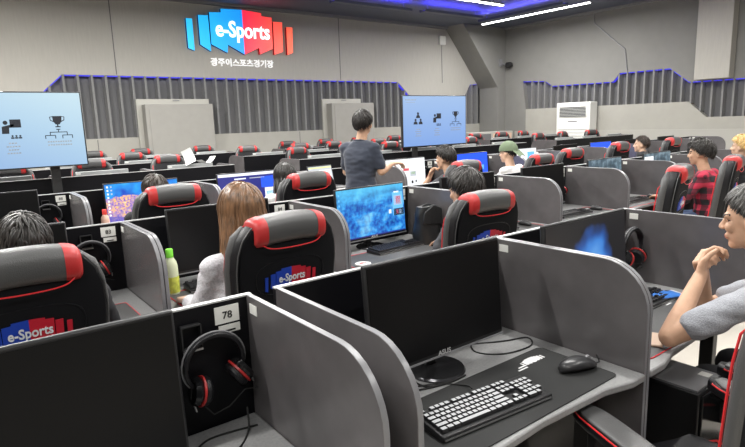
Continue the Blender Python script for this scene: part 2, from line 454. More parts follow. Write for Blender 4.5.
def blue(cx, cy, L, ang, label):
    t = thing('led_cove', label, 'LED cove light', (cx, cy, WZ-.20), ang)
    b = MB(); b.box((0, 0, 0), (L, .22, .02)); b.box((0, -.11, .015), (L, .01, .06)); b.box((0, .11, .015), (L, .01, .06)); b.build('tray', 'ceiling', t)
    b = MB(); b.box((0, 0, .02), (L-.05, .04, .015)); b.build('led_strip', 'led_blue', t)
    for sx in (-1, 1):
        b = MB(); b.tube([(sx*L*.42, 0, .01), (sx*L*.42, 0, .20)], .005, 6); b.build('hanger', 'grey_plastic', t)
    ld = bpy.data.lights.new('blue_light', 'AREA'); ld.shape = 'RECTANGLE'; ld.size = L; ld.size_y = .16; ld.energy = 9*L; ld.color = (.07, .06, 1)
    lo = bpy.data.objects.new('blue_light', ld); COL.objects.link(lo); lo.parent = t; lo.location = (0, 0, .04); lo.rotation_euler = (PI, 0, 0)
blue(10.6, 10.35, 2.0, 0, 'dark tray with blue LED glow under the ceiling left of the corner pillar')
blue(12.05, 9.4, 2.6, PI/2, 'dark tray with blue LED glow under the ceiling beside the long white light bar')
blue(12.6, 5.9, 2.2, PI/2, 'dark tray with blue LED glow under the ceiling near the right wall')
blue(8.2, 10.5, 2.2, 0, 'dark tray with blue LED glow under the ceiling right of the wall sign')

# ------------------------------------------------------------------ illuminated sign on the far wall
PL = {'b1': [(4.64, 4.0), (4.78, 4.0), (4.78, 3.32), (4.64, 3.37)],
      'b2': [(4.92, 4.09), (5.15, 4.1), (5.16, 3.32), (4.92, 3.46)],
      'bm': [(5.18, 4.17), (5.46, 4.19), (5.46, 4.27), (5.98, 4.29), (5.98, 3.29), (5.58, 3.49), (5.55, 3.31), (5.18, 3.48)],
      'rm': [(5.98, 4.29), (6.47, 4.26), (6.47, 4.19), (6.74, 4.18), (6.73, 3.46), (6.37, 3.31), (6.36, 3.46), (5.98, 3.29)],
      'r1': [(6.77, 4.09), (7.02, 4.09), (7.0, 3.40), (6.76, 3.32)],
      'r2': [(7.13, 3.99), (7.30, 3.99), (7.28, 3.39), (7.12, 3.33)]}
for k in PL: PL[k] = [(x-5.98, z-3.79) for x, z in PL[k]]
sg = thing('wall_sign', 'illuminated blue and red e-Sports wall sign with stepped bars on the far wall', 'sign', (5.98, WY-.004, 3.79))
for k, n in (('b1', 'blue_bar'), ('b2', 'blue_bar'), ('bm', 'blue_field'), ('rm', 'red_field'), ('r1', 'red_bar'), ('r2', 'red_bar')):
    b = MB(); b.prism(PL[k], 'y', -.09, -.01, 1, mcap=0)
    b.build(n, ['sign_blue' if k[0] == 'b' else 'sign_red', 'sign_edge' if k[0] == 'b' else 'logo_red'], sg)
text_obj('e-Sports', 'sign_lettering', 'sign_white', sg, (.0, -.10, .03), .50, .012, .009, .80)
ks = thing('wall_lettering', 'white Korean lettering mounted below the wall sign', 'lettering', (5.95, WY-.02, 3.09))
for i, ch in enumerate('광주이스포츠경기장'):
    text_obj(ch, 'letter', 'sign_letter', ks, (-.71+i*.178, 0, 0), .19, .015, .004)
# small logo for chairs
def logo(parent, loc, s, rot):
    L = bpy.data.objects
    k0 = None
    for key, n in (('b1', 'blue_bar'), ('b2', 'blue_bar'), ('bm', 'blue_field'), ('rm', 'red_field'), ('r1', 'red_bar'), ('r2', 'red_bar')): pass
    b = MB()
    for key, m in (('b1', 0), ('b2', 0), ('bm', 0), ('rm', 1), ('r1', 1), ('r2', 1)):
        b.prism([(x*s, z*s) for x, z in PL[key]], 'y', -.002, .002, m)
    o = b.build('logo_patch', ['logo_blue', 'logo_red'], parent, loc=loc, rot=rot)
    vs, fs = text_mb('e-Sports', .50*s, .001, .010*s, .80)
    b = MB(); b.add(vs, fs); b.build('logo_lettering', 'logo_white', o, loc=(.02*s, -.004, .02*s))
    return o

# wall bits
t = thing('wall_box', 'small white wall box with a cable high on the far wall', 'wall box', (12.52, WY, 4.0))
b = MB(); b.box((0, -.04, 0), (.24, .08, .26)); b.build('casing', 'white_metal', t, bev=.015)
b = MB(); b.tube([(0, -.012, -.13), (.01, -.012, -.6), (.02, -.012, -1.25)], .008, 6); b.build('cable', 'grey_plastic', t)
t = thing('wall_camera', 'black round camera on a bracket on the corner pillar', 'camera', (14.38, 11.93, 3.28))
b = MB(); b.box((-.05, -.03, .05), (.1, .06, .22)); b.tube([(-.05, -.05, .05), (.05, -.16, -.02)], .02, 8); b.build('bracket', 'grey_plastic', t)
b = MB(); b.lathe([(.0, -.13), (.06, -.13), (.085, -.08), (.09, .05), (.05, .09), (0, .09)], 16, c=(.06, -.24, -.03), axis='y'); b.build('camera_body', 'black_plastic', t)
# air conditioner
t = thing('air_conditioner', 'large white floor-standing air conditioner against the right wall', 'air conditioner', (14.36, 9.2, 0))
b = MB(); b.box((0, 0, 1.0), (.36, 1.05, 1.98)); b.build('casing', 'white_metal', t, bev=.02)
b = MB(); b.box((-.186, 0, 1.73), (.016, .86, .30)); b.build('outlet_recess', 'white_metal', t)
for i in range(7):
    b = MB(); b.box((-.198, 0, 1.61+i*.04), (.012, .82, .022)); b.build('outlet_louvre', 'vent_dark', t)
b = MB()
for i in range(12): b.box((-.184, 0, .25+i*.09), (.01, .9, .008))
b.build('intake_grille', 'grey_plastic', t)
b = MB(); b.box((-.186, .0, 1.47), (.008, .28, .025)); b.build('control_panel', 'grey_plastic', t)
# white cabinet far
t = thing('low_cabinet', 'low white cabinet with a dark top section by the corner pillar', 'cabinet', (13.1, 11.4, 0))
b = MB(); b.box((0, 0, .62), (1.9, .45, 1.22)); b.build('body', 'base', t, bev=.01)
b = MB(); b.box((-.45, -.235, .95), (.75, .02, .45)); b.build('door', 'slat_back', t)
b = MB(); b.box((.45, -.235, .95), (.85, .02, .45)); b.build('door', 'tan', t)

# ------------------------------------------------------------------ desk unit
S = 1.0622; PT = 1.12
def rounded_divider(d0=-.66, z0=.06, z1=PT, rr=.17):
    pts = [(0, z0), (0, z1)]
    for i in range(9):
        a = PI/2*(i/8); pts.append((d0+rr-rr*math.sin(a), z1-rr+rr*math.cos(a)))
    pts.append((d0, z0)); return pts
def make_desk(full=True, back=False):
    t = thing('gaming_desk', '', 'desk')
    b = MB(); b.prism([(-S/2+.02, -.005), (S/2-.02, -.005), (S/2-.02, -.665), (S/2-.10, -.665), (S/2-.22, -.635), (-.0, -.62), (-S/2+.25, -.635), (-S/2+.12, -.665), (-S/2+.02, -.665)], 'z', .712, .74)
    b.build('desktop', 'desk', t, bev=.006)
    b = MB(); b.box((0, .009, .60), (S-.004, .018, 2*(PT-.60)-.006)); b.build('back_panel', 'panel', t)
    b = MB(); b.box((0, .009, PT-.002), (S-.002, .019, .005)); b.build('top_edging', 'trim', t)
    for sx in (-1, 1):
        x = sx*(S/2-.0105)
        b = MB(); b.prism(rounded_divider(), 'x', x-.009, x+.009, 1, mcap=0); d = b.build('divider', ['divider', 'divider_edge'], t, bev=.002)
        if sx > 0 and full:
            b = MB(); b.box((x-.0105, -.048, PT-.036), (.002, .046, .030)); b.build('asset_sticker', 'label', d)
    if full:
        for sx in (-1, 1):
            b = MB(); b.box((sx*(S/2-.06), -.30, .685), (.05, .5, .05)); b.box((sx*(S/2-.06), -.12, .34), (.05, .06, .66)); b.box((sx*(S/2-.06), -.47, .34), (.05, .06, .66)); b.box((sx*(S/2-.06), -.30, .02), (.06, .56, .04))
            b.build('leg_frame', 'steel', t, bev=.004)
        b = MB(); b.box((S/2-.085, -.002, 1.075), (.075, .004, .052)); b.build('number_plate', 'label', t)
        b = MB(); b.box((S/2-.080, -.002, 1.030), (.066, .004, .024)); b.box((S/2-.080, -.005, 1.025), (.035, .001, .005), 1); b.build('info_sticker', ['label', 'ink'], t)
        b = MB(); b.box((S/2-.20, -.012, 1.070), (.055, .02, .004)); b.box((S/2-.2275, -.012, 1.035), (.004, .02, .07)); b.box((S/2-.1725, -.012, 1.035), (.004, .02, .07)); b.box((S/2-.20, -.014, 1.0), (.055, .028, .006), 1)
        b.build('headset_hook', ['steel', 'aluminium'], t)
    return t
def desk_at(proto, X, Y, label, num=None, rz=0, group=None, first=[]):
    o = dup(proto, None, (X, Y, 0), rz, label, group)
    if num:
        np_ = [c for c in o.children if c.name.startswith('number_plate')][0]
        text_obj(num, 'plate_digits', 'ink', np_, (S/2-.085, -.0055, 1.073), .031, .0005, .0004)
    return o
proto_desk = make_desk(True)
proto_far = make_desk(False)
# ------------------------------------------------------------------ monitor (screen faces -y), origin on the desk under it
def make_monitor(screen='screen_off', w=.63, detail=True):
    t = thing('monitor', '', 'monitor')
    h = .375; zc = .255
    tilt = R(4)
    b = MB(); b.box((0, 0, 0), (w, .022, h)); b.box((0, .03, -.01), (w*.62, .045, h*.6)); hs = b.build('housing', 'black_plastic', t, bev=.006, loc=(0, 0, zc), rot=(-tilt, 0, 0))
    b = MB(); b.box((0, 0, 0), (w-.016, .003, h-.03)); sc = b.build('screen', screen, t, loc=(0, -.0115, zc+.005), rot=(-tilt, 0, 0))
    b = MB(); b.box((0, -.0125, -h/2+.004), (w-.004, .004, .006)); b.build('lower_bezel', 'grey_plastic', hs)
    b = MB(); b.box((0, .055, .12), (.05, .03, .24)); b.build('stand_neck', 'black_plastic', t, bev=.006)
    b = MB(); b.lathe([(0, 0), (.105, 0), (.107, .005), (.102, .012), (.03, .016), (0, .016)], 32, c=(0, .02, 0)); b.build('stand_base', 'brushed', t)
    if detail: text_obj('ASUS', 'brand_lettering', 'scr_grey' if 0 else 'trim', hs, (.0, -.0155, -h/2+.015), .023, .0004, .0004, 1.15)
    return t
def screen_bits(mon, items, w=.614, h=.345):
    sc = [c for c in mon.children if c.name.startswith('screen')][0]
    for (x, z, a, c, m, n) in items:
        b = MB(); b.box((x, -.0022, z), (a, .001, c)); b.build(n, m, sc)
def make_keyboard(full):
    t = thing('keyboard', '', 'keyboard')
    b = MB(); b.prism([(-.068, 0), (.068, 0), (.068, .026), (-.068, .016)], 'x', -.22, .22); b.build('case', 'key_base', t, bev=.003)
    b = MB(); b.box((0, -.0692, .005), (.43, .003, .004)); b.build('edge_strip', 'aluminium', t)
    u = .0187; rows = [
        (.0525, [(0, 1), (2, 1), (3, 1), (4, 1), (5, 1), (6.5, 1), (7.5, 1), (8.5, 1), (9.5, 1), (11, 1), (12, 1), (13, 1), (14, 1), (15.3, 1), (16.3, 1), (17.3, 1)]),
        (.0305, [(i, 1) for i in range(13)]+[(13, 2), (15.3, 1), (16.3, 1), (17.3, 1), (18.6, 1), (19.6, 1), (20.6, 1), (21.6, 1)]),
        (.0115, [(0, 1.5)]+[(1.5+i, 1) for i in range(12)]+[(13.5, 1.5), (15.3, 1), (16.3, 1), (17.3, 1), (18.6, 1), (19.6, 1), (20.6, 1), (21.6, 1)]),
        (-.0075, [(0, 1.75)]+[(1.75+i, 1) for i in range(11)]+[(12.75, 2.25), (18.6, 1), (19.6, 1), (20.6, 1)]),
        (-.0265, [(0, 2.25)]+[(2.25+i, 1) for i in range(10)]+[(12.25, 2.75), (16.3, 1), (18.6, 1), (19.6, 1), (20.6, 1), (21.6, 1)]),
        (-.0455, [(0, 1.25), (1.25, 1.25), (2.5, 1.25), (3.75, 6.25), (10, 1.25), (11.25, 1.25), (12.5, 1.25), (13.75, 1.25), (15.3, 1), (16.3, 1), (17.3, 1), (18.6, 2), (20.6, 1)])]
    al = MB()
    for (y, ks) in rows:
        zb = .021+ .005*(y+.068)/.136*2 -.002
        for (x, w) in ks:
            cx = -.212+(x+w/2)*u; hw = w*u/2-.0014; hy = .0079
            mb = MB() if full else al
            vs = [(cx-hw, y-hy, zb), (cx+hw, y-hy, zb), (cx+hw, y+hy, zb), (cx-hw, y+hy, zb), (cx-hw+.0012, y-hy+.0016, zb+.0085), (cx+hw-.0012, y-hy+.0016, zb+.0085), (cx+hw-.0012, y+hy-.0008, zb+.0085), (cx-hw+.0012, y+hy-.0008, zb+.0085)]
            mb.add(vs, [(3, 2, 1, 0), (4, 5, 6, 7), (0, 1, 5, 4), (1, 2, 6, 5), (2, 3, 7, 6), (3, 0, 4, 7)])
            if full: mb.m = [0, 0, 1, 1, 1, 1]; mb.build('keycap', ['keycap', 'keycap_dark'], t)
    if not full: al.build('keycaps', 'keycap_dark', t)
    return t
def make_mouse():
    t = thing('mouse', '', 'computer mouse')
    b = MB(); rings = []
    for i in range(13):
        a = i/12; y = -.06+.12*a; w = .031*math.sqrt(max(1-((a-.5)/.5)**2*.92, .02))*(1-.12*math.sin(PI*a)); hgt = .036*math.sin(PI*min(max(a*.82+.12, 0), 1))**.7+.004
        rings.append([(w*math.cos(2*PI*k/20), y, .002+max(0, hgt*(.5+.5*math.sin(2*PI*k/20)))) for k in range(20)])
    b.loft(rings); b.build('shell', 'mouse_grey', t, smooth=60)
    b = MB(); b.lathe([(0, -.004), (.009, -.004), (.009, .004), (0, .004)], 14, c=(0, .034, .031), axis='x'); b.build('scroll_wheel', 'grey_plastic', t)
    b = MB(); b.tube([(0, .058, .01), (-.01, .085, .006), (-.05, .11, .005), (-.10, .14, .005), (-.16, .16, .005)], .0018, 6); b.build('cable', 'rubber', t)
    return t
def make_pad(red):
    t = thing('mouse_mat', '', 'desk mat')
    w, d = .86, .32; rr = .02
    pts = []
    for (cx, cy, a0) in ((w/2-rr, d/2-rr, 0), (-w/2+rr, d/2-rr, 90), (-w/2+rr, -d/2+rr, 180), (w/2-rr, -d/2+rr, 270)):
        for i in range(5): a = R(a0+i*22.5); pts.append((cx+rr*math.cos(a), cy+rr*math.sin(a)))
    b = MB(); b.prism(pts, 'z', 0, .003); b.build('cloth', 'mat_glare' if red else 'mat_black', t)
    b = MB(); b.tube([(x, y, .003) for x, y in pts], .0022 if red else .0012, 5, closed=True); b.build('stitched_edge', 'red_pipe' if red else 'rubber', t)
    # printed badge of stepped bars
    b = MB(); s = .044
    for key in PL: b.prism([(.31+x*s, .105+z*s*.9) for x, z in PL[key]], 'z', .0031, .0036)
    for i, ww in enumerate((.03, .02)): b.box((.225+i*.012, .078+i*.014, .0034), (ww+.02, .006, .0006))
    b.build('printed_logo', 'mat_print', t)
    return t
def make_headset():
    t = thing('headset', '', 'headset')   # hangs in x-z plane, top of band at origin
    b = MB()
    pts = [(.088*math.sin(a), .02*math.cos(a)*0, -.088+.088*math.cos(a)) for a in [R(-115+230*i/20) for i in range(21)]]
    rings = []
    for i, p in enumerate(pts):
        a = R(-115+230*i/20); nx, nz = math.sin(a), math.cos(a); hw = .016 if 3 < i < 17 else .009; th = .006
        rings.append([(p[0]+nx*th*u, v*hw, p[2]+nz*th*u) for u, v in ((1, -1), (1, 1), (-1, 1), (-1, -1))])
    b.loft(rings); b.build('headband', 'leather', t, bev=.003)
    b = MB()
    b.tube([(p[0]*1.1, p[1], p[2]*1.05+.008) for p in pts], .003, 6); b.build('outer_band', 'grey_plastic', t)
    for sx in (-1, 1):
        M = Matrix.Translation((sx*.062, 0, -.150)) @ Matrix.Rotation(sx*R(-24), 4, 'Y')
        b = MB(); b.lathe([(0, .002), (.040, .002), (.044, .014), (.036, .026), (0, .028)], 20, axis='x', M=M if sx > 0 else M @ Matrix.Scale(-1, 4, (1, 0, 0))); c = b.build('ear_cup', 'black_gloss', t)
        b = MB(); b.lathe([(.040, -.004), (.0455, -.002), (.0455, .004), (.040, .005)], 20, axis='x', M=M if sx > 0 else M @ Matrix.Scale(-1, 4, (1, 0, 0))); b.build('red_ring', 'red', c)
        b = MB(); b.lathe([(.02, -.024), (.036, -.024), (.043, -.016), (.042, -.005), (.02, -.004)], 20, axis='x', M=M if sx > 0 else M @ Matrix.Scale(-1, 4, (1, 0, 0))); b.build('ear_cushion', 'leather', c)
        b = MB(); b.tube([(sx*.080, 0, -.125), (sx*.092, 0, -.155), (sx*.093, 0, -.175)], .004, 6); b.build('yoke', 'steel', t)
        b = MB(); b.box((sx*.093, -.004, -.185), (.003, .012, .03)); b.build('silver_accent', 'aluminium', c)
    b = MB(); b.tube([(-.07, 0, -.19), (-.05, -.01, -.235), (.0, -.012, -.235), (.06, -.01, -.21), (.10, -.012, -.225)], .0022, 6); b.build('cable', 'rubber', t)
    return t
# ------------------------------------------------------------------ gaming chair (sitter faces +y); origin on floor below the seat
def sup(a, n): c, s = math.cos(a), math.sin(a); return (abs(c)**(2/n)*(1 if c > 0 else -1), abs(s)**(2/n)*(1 if s > 0 else -1))
BW = [(.44, .19), (.52, .205), (.66, .215), (.80, .234), (.94, .245), (1.04, .250), (1.11, .244), (1.17, .224), (1.215, .188), (1.238, .145), (1.246, .09)]
def back_y(z): return -.24-.10*((z-.44)/.8)
def make_chair():
    t = thing('gaming_chair', '', 'chair')
    def ring(z, w, th, bol, off=0):
        r = []
        for k in range(32):
            x, y = sup(2*PI*k/32, 3.2)
            X = x*w; Y = back_y(z)+off+y*th/2
            if y > 0: Y += bol*max(0, abs(x)-.55)/.45
            r.append((X, Y, z))
        return r
    b = MB(); b.loft([ring(z, w, .075, .05 if z < 1.15 else .02) for z, w in BW]); b.build('backrest', 'leather', t, smooth=50)
    # rear fabric shell
    b = MB(); rr = []
    for z, w in BW[1:-1]:
        rr.append([(w*.93*u, back_y(z)-.037-.009*(1-abs(u)**6), z) for u in (-1, -.97, -.9, -.7, -.35, 0, .35, .7, .9, .97, 1)])
    b.loft(rr, closed=False); b.build('rear_cover', 'fabric_black', t)
    # grey bolsters at the sides
    for sx in (-1, 1):
        b = MB(); b.tube([(sx*(w-.016), back_y(z)+.045, z) for z, w in BW[1:-2]], [.014]+[.027]*(len(BW)-5)+[.014], 10); b.build('side_bolster', 'leather_grey', t)
    out_ = [(w+.001, back_y(z)+.085*(1 if z < 1.15 else .6), z) for z, w in BW[1:]]
    pts = [(-x+.006, y-.008, z) for x, y, z in out_]+[(x-.006, y-.008, z) for x, y, z in reversed(out_)]
    b = MB(); b.tube(pts, .0035, 6); b.build('front_piping', 'red_pipe', t)
    pts = [(-w*.97, back_y(z)-.028, z) for z, w in BW[1:]]+[(w*.97, back_y(z)-.028, z) for z, w in reversed(BW[1:])]
    b = MB(); b.tube(pts, .003, 6); b.build('rear_piping', 'leather_grey', t)
    # embossed seam round the badge
    pts = []
    for k in range(40):
        x, z = sup(2*PI*k/40, 3); zz = .995+z*.075; pts.append((x*.165, back_y(zz)-.045, zz))
    b = MB(); b.tube(pts, .003, 5, closed=True); b.build('seam', 'leather', t)
    logo(t, (0, back_y(.985)-.049, .985), .094, (R(7.1), 0, 0))
    # head pillow wrapped over the top
    def pr(x):
        c = []
        for k in range(24):
            u, v = sup(2*PI*k/24, 2.6); sc = 1-.10*(abs(x)/.17)**6
            c.append((x, back_y(1.2)+u*.070*sc, 1.203+v*.062*sc-.012*(abs(x)/.17)**2))
        return c
    hp = None
    b = MB(); b.loft([pr(-.122+.244*i/8) for i in range(9)]); hp = b.build('head_pillow', 'leather_grey', t, smooth=60)
    for sx in (-1, 1):
        xs = [.120, .135, .150, .163, .172]; sc = [1, 1, 1, .97, .80]
        rg = []
        for x, s_ in zip(xs, sc):
            q = pr(sx*x); cy = back_y(1.2); cz = 1.19
            rg.append([(p[0], cy+(p[1]-cy)*(s_+.02), cz+(p[2]-cz)*(s_+.02)) for p in q])
        if sx < 0: rg = [list(reversed(q)) for q in rg]
        b = MB(); b.loft(rg); b.build('red_pillow_end', 'red', hp, smooth=60)
    y0 = back_y(1.2)-.062
    pts = []
    for k in range(25):
        a = -1+2*k/24; pts.append((a*.166, y0+.03*abs(a)**8, 1.138-.010*math.cos(a*PI/2)-.004+.05*abs(a)**7))
    b = MB(); b.tube(pts, .0026, 6); b.build('pillow_piping', 'red_pipe', hp)
    # seat
    b = MB(); rr = []
    for i in range(9):
        y = -.24+.50*i/8; e = min(1, .72+i*.14) if i < 3 else (1 if i < 7 else 1-.12*(i-6))
        rr.append([(sup(2*PI*k/28, 4)[0]*.255*e, y, .425+sup(2*PI*k/28, 4)[1]*.058+(.025*max(0, abs(sup(2*PI*k/28, 4)[0])-.6)/.4 if sup(2*PI*k/28, 4)[1] > 0 else 0)) for k in range(28)])
    b.loft(rr); b.build('seat', 'leather', t, smooth=50)
    b = MB(); b.tube([(-.25, -.2, .47), (-.262, .0, .475), (-.25, .22, .47), (-.15, .262, .455), (.15, .262, .455), (.25, .22, .47), (.262, 0, .475), (.25, -.2, .47)], .004, 6); b.build('seat_piping', 'red_pipe', t)
    for sx in (-1, 1):
        b = MB(); b.box((sx*.27, -.03, .50), (.035, .07, .28)); b.box((sx*.235, -.03, .375), (.11, .07, .03)); ar = b.build('armrest_post', 'steel', t, bev=.006)
        b = MB(); rr = []
        for i in range(9):
            y = -.12+.40*i/8; w = .052*(1-.5*(abs(i-4)/4)**5)
            rr.append([(sx*.28+sup(2*PI*k/20, 3)[0]*w, y, .657+sup(2*PI*k/20, 3)[1]*.024) for k in range(20)])
        b.loft(rr); b.build('armrest_pad', 'leather', ar, smooth=50)
        b = MB(); rr = []
        for i in range(9):
            y = -.11+.365*i/8; w = .046*(1-.5*(abs(i-4)/4)**5)
            rr.append([(sx*.28+sup(2*PI*k/20, 3)[0]*w, y, .680+sup(2*PI*k/20, 3)[1]*.007) for k in range(20)])
        b.loft(rr); b.build('armrest_top', 'leather_grey', ar, smooth=50)
        pts = [(sx*.28+q*.05*u_, y_, .672) for q, u_, y_ in ((-1, .95, -.10), (-1, 1, .07), (-1, .95, .21), (-1, .75, .25), (-1, .3, .262), (1, .3, .262), (1, .75, .25), (1, .95, .21), (1, 1, .07), (1, .95, -.10))]
        b = MB(); b.tube(pts, .0028, 6); b.build('armrest_piping', 'red_pipe', ar)
    b = MB(); b.lathe([(0, .33), (.10, .33), (.10, .36), (.03, .36)], 16); b.lathe([(.028, .12), (.028, .36)], 16); b.build('gas_lift', 'steel', t)
    for i in range(5):
        a = 2*PI*i/5+.3; c, s_ = math.cos(a), math.sin(a)
        b = MB(); b.tube([(0, 0, .125), (c*.15, s_*.15, .105), (c*.31, s_*.31, .075)], [.034, .026, .018], 8); lg = b.build('base_leg', 'black_plastic', t)
        b = MB(); b.lathe([(0, -.022), (.028, -.022), (.03, -.01), (.03, .01), (.028, .022), (0, .022)], 14, axis='x', M=Matrix.Translation((c*.31, s_*.31, .0305)) @ Matrix.Rotation(a, 4, 'Z') @ Matrix.Rotation(PI/2, 4, 'Z')); b.build('caster', 'rubber', lg)
    return t

# prototypes (moved to their first place below)
P_MON = make_monitor('screen_off'); P_KB = make_keyboard(False); P_MS = make_mouse(); P_PADR = make_pad(True)
P_HS = make_headset(); P_CH = make_chair()
USED = {}
def place(proto, X, Y, Z, rz, label, group=None):
    key = proto.name
    if key not in USED:
        USED[key] = True
        # keep prototype itself for the first placement, copies are taken from it afterwards
        src = proto
        c = dup(src, None, (X, Y, Z), rz, label, group)
    else: c = dup(proto, None, (X, Y, Z), rz, label, group)
    return c

# ------------------------------------------------------------------ layout of the desk grid
Y0, Y1, Y2 = 1.529, 3.295, 5.30
XB = .7708; G = .0784
ORD = ['first', 'second', 'third', 'fourth', 'fifth', 'sixth', 'seventh', 'eighth', 'ninth', 'tenth', 'eleventh', 'twelfth', 'thirteenth']
ROWN = ['nearest row', 'second row', 'third row', 'fourth row', 'fifth row', 'sixth row']
GRPD = 'gaming desks in rows'; GRPC = 'gaming chairs'; GRPM = 'monitors'; GRPK = 'keyboards'; GRPMS = 'computer mice'; GRPH = 'headsets'; GRPP = 'desk mats'
# nearest row: desk 78, then three adjoining desks
rows0 = [(XB-G-S/2, '78', 'desk with number plate 78 and hanging headset in the nearest row'),
         (XB+S/2, '79', 'nearest desk with white-keyed keyboard and blank monitor, between grey dividers'),
         (XB+1.5*S, '80', 'nearest-row desk where the man in the grey shirt leans his elbows')]
for X, n, lb in rows0:
    o = desk_at(proto_desk, X, Y0, lb, n, group=GRPD)
    if n == '80':
        for c in o.children:
            if c.name.startswith('divider') and c.data.vertices[0].co.x > 0:
                c.data = c.data.copy()
                for v in c.data.vertices:
                    if v.co.z < .3: v.co.z = .69
names1 = ['second-row desk with plate 83 at the far left, behind the black-haired gamer', 'second-row desk with the juice bottle, used by the long-haired woman',
          'second-row desk with the blue mountain monitor and black bag', 'second-row empty desk right of the blue mountain monitor desk',
          'second-row desk whose divider stands left of the plaid shirt man', 'second-row desk used by the man in the plaid shirt', 'second-row desk just beyond the plaid shirt man', 'second-row desk used by the blond person at the right edge']
for i, lb in enumerate(names1): desk_at(proto_desk, XB-.014+(i-.5)*S, Y1, lb, str(83+i), group=GRPD)
names2 = ['third-row desk at the left edge with a blank black monitor', 'third-row desk with the colourful reef monitor', 'third-row desk with the dark blue web page monitor', 'third-row desk with the open laptop, behind the standing man',
          'third-row desk with the white web page monitor', 'third-row desk used by the person in the green cap', 'third-row desk with a pale lit monitor, right of the green cap', 'third-row desk behind the seventh divider with a blank monitor',
          'third-row desk used by the brown-haired person, bright blue monitor on it', 'third-row desk just right of the brown-haired person', 'third-row desk at the far right end', 'third-row last desk beside the right wall']
for i, lb in enumerate(names2): desk_at(proto_desk, XB+.0597+(i-.5)*S, Y2, lb, str(88+i), group=GRPD)

# monitors / peripherals
def mon(X, Y, label, screen='screen_off', rz=0, bits=None, w=None):
    m = place(P_MON, X, Y-.185, .741, rz, label, GRPM)
    if screen != 'screen_off':
        sc = [c for c in m.children if c.name.startswith('screen')][0]
        sc.data = sc.data.copy(); sc.data.materials[0] = MATS[screen]
    if bits: screen_bits(m, bits)
    return m
mon(.085, Y0, 'blank black monitor on desk 78 in the nearest row')
mon(1.30, Y0, 'large blank monitor behind the white-keyed keyboard on the nearest desk')
mon(2.21, Y0, 'monitor with a blue glowing lock picture in front of the grey shirt man', 'scr_lock', bits=[(.04, -.03, .05, .05, 'scr_sky', 'avatar_tile'), (.04, -.065, .05, .006, 'scr_white', 'name_line')])
c1 = lambda i: XB-.014+(i-.5)*S
mon(.13, Y1, 'blank monitor at the far left of the second row beside desk plate 83')
mon(1.25, Y1, 'blank dark monitor in front of the long-haired woman')
mon(2.36, Y1, 'monitor showing a blue mountain lake wallpaper in the second row', 'scr_mount', rz=R(3), bits=[
    (.245, .03, .10, .17, 'scr_sky', 'page_block'), (.245, .055, .075, .07, 'scr_grey', 'page_block'), (.25, .055, .045, .055, 'scr_red', 'page_block'), (.25, -.03, .10, .05, 'ink', 'page_block'), (.235, -.03, .02, .03, 'scr_red', 'page_block'), (.265, -.03, .02, .03, 'scr_grey', 'page_block'), (.235, .115, .05, .012, 'scr_white', 'page_block'), (-.02, -.02, .022, .02, 'scr_sky', 'page_block'), (.165, -.02, .022, .028, 'scr_white', 'page_block')]
    + [(-.29, .14-.035*i, .012, .014, 'scr_sky', 'desktop_icon') for i in range(6)] + [(0, -.168, .6, .008, 'scr_navy', 'task_bar')])
mon(c1(3)-.05, Y1, 'blank black monitor on the empty second-row desk right of the bag')
mon(4.36, Y1, 'blank black monitor left of the frosted dividers in the second row')
mon(5.40, Y1, 'monitor with a dim blue-grey game picture in front of the plaid shirt man', 'scr_camo')
mon(6.50, Y1, 'monitor with a blue camouflage picture above the second frosted divider', 'scr_camo', bits=[(-.2, .1, .2, .08, 'scr_white', 'page_block')])
mon(7.60, Y1, 'blank monitor in front of the blond person')
c2 = lambda i: XB+.0597+(i-.5)*S
mon(.25, Y2, 'blank black monitor at the left edge of the third row')
random.seed(3)
mon(1.36, Y2, 'monitor with a colourful coral reef wallpaper and desktop icons', 'scr_reef', bits=[(-.285+.03*j, .15-.03*i, .014, .016, 'scr_white', 'desktop_icon') for j in range(1) for i in range(9)] + [(-.255, .15-.03*i, .012, .013, 'scr_grey', 'desktop_icon') for i in range(3)])
mon(2.36, Y2, 'monitor with a dark blue web page beyond the long-haired woman', 'scr_navy', bits=[
    (0, .158, .606, .026, 'scr_white', 'title_bar'), (-.08, .118, .12, .012, 'scr_white', 'page_block'), (.1, .118, .16, .008, 'scr_grey', 'page_block'), (.215, .07, .15, .11, 'scr_blue', 'page_block'), (.235, -.06, .12, .14, 'scr_white', 'page_block'), (.235, -.05, .09, .05, 'scr_sky', 'page_block'), (-.2, -.02, .1, .16, 'scr_blue', 'page_block'), (.298, -.01, .01, .32, 'scr_white', 'scroll_bar')])
mon(4.42, Y2, 'monitor showing a white web page with small pictures', 'scr_white', bits=[(.0, .045, .09, .03, 'scr_red', 'page_block'), (.11, -.01, .10, .06, 'scr_grey', 'page_block'), (.11, .0, .06, .03, 'scr_green', 'page_block'), (.09, -.11, .03, .035, 'ink', 'page_block'), (.15, -.105, .02, .03, 'ink', 'page_block'), (-.11, .04, .10, .006, 'scr_grey', 'page_block'), (-.05, -.12, .12, .006, 'scr_grey', 'page_block')])
mon(5.58, Y2, 'monitor with a blue picture right of the hand-on-chin gamer', 'scr_blue', bits=[(.18, -.02, .10, .06, 'scr_sky', 'page_block'), (-.12, .02, .16, .1, 'scr_sky', 'page_block')])
mon(6.66, Y2, 'pale lit monitor beyond the green cap', 'scr_white', bits=[(.18, .0, .16, .25, 'scr_sky', 'page_block')])
mon(7.72, Y2, 'blank monitor in the third row behind the eighth divider')
mon(8.72, Y2, 'monitor with a bright deep blue picture near the right of the third row', 'scr_blue', bits=[(.2, .02, .1, .05, 'scr_sky', 'page_block')])
mon(9.85, Y2, 'blank monitor just right of the brown-haired person')
mon(11.0, Y2, 'blank monitor at the far right of the third row')
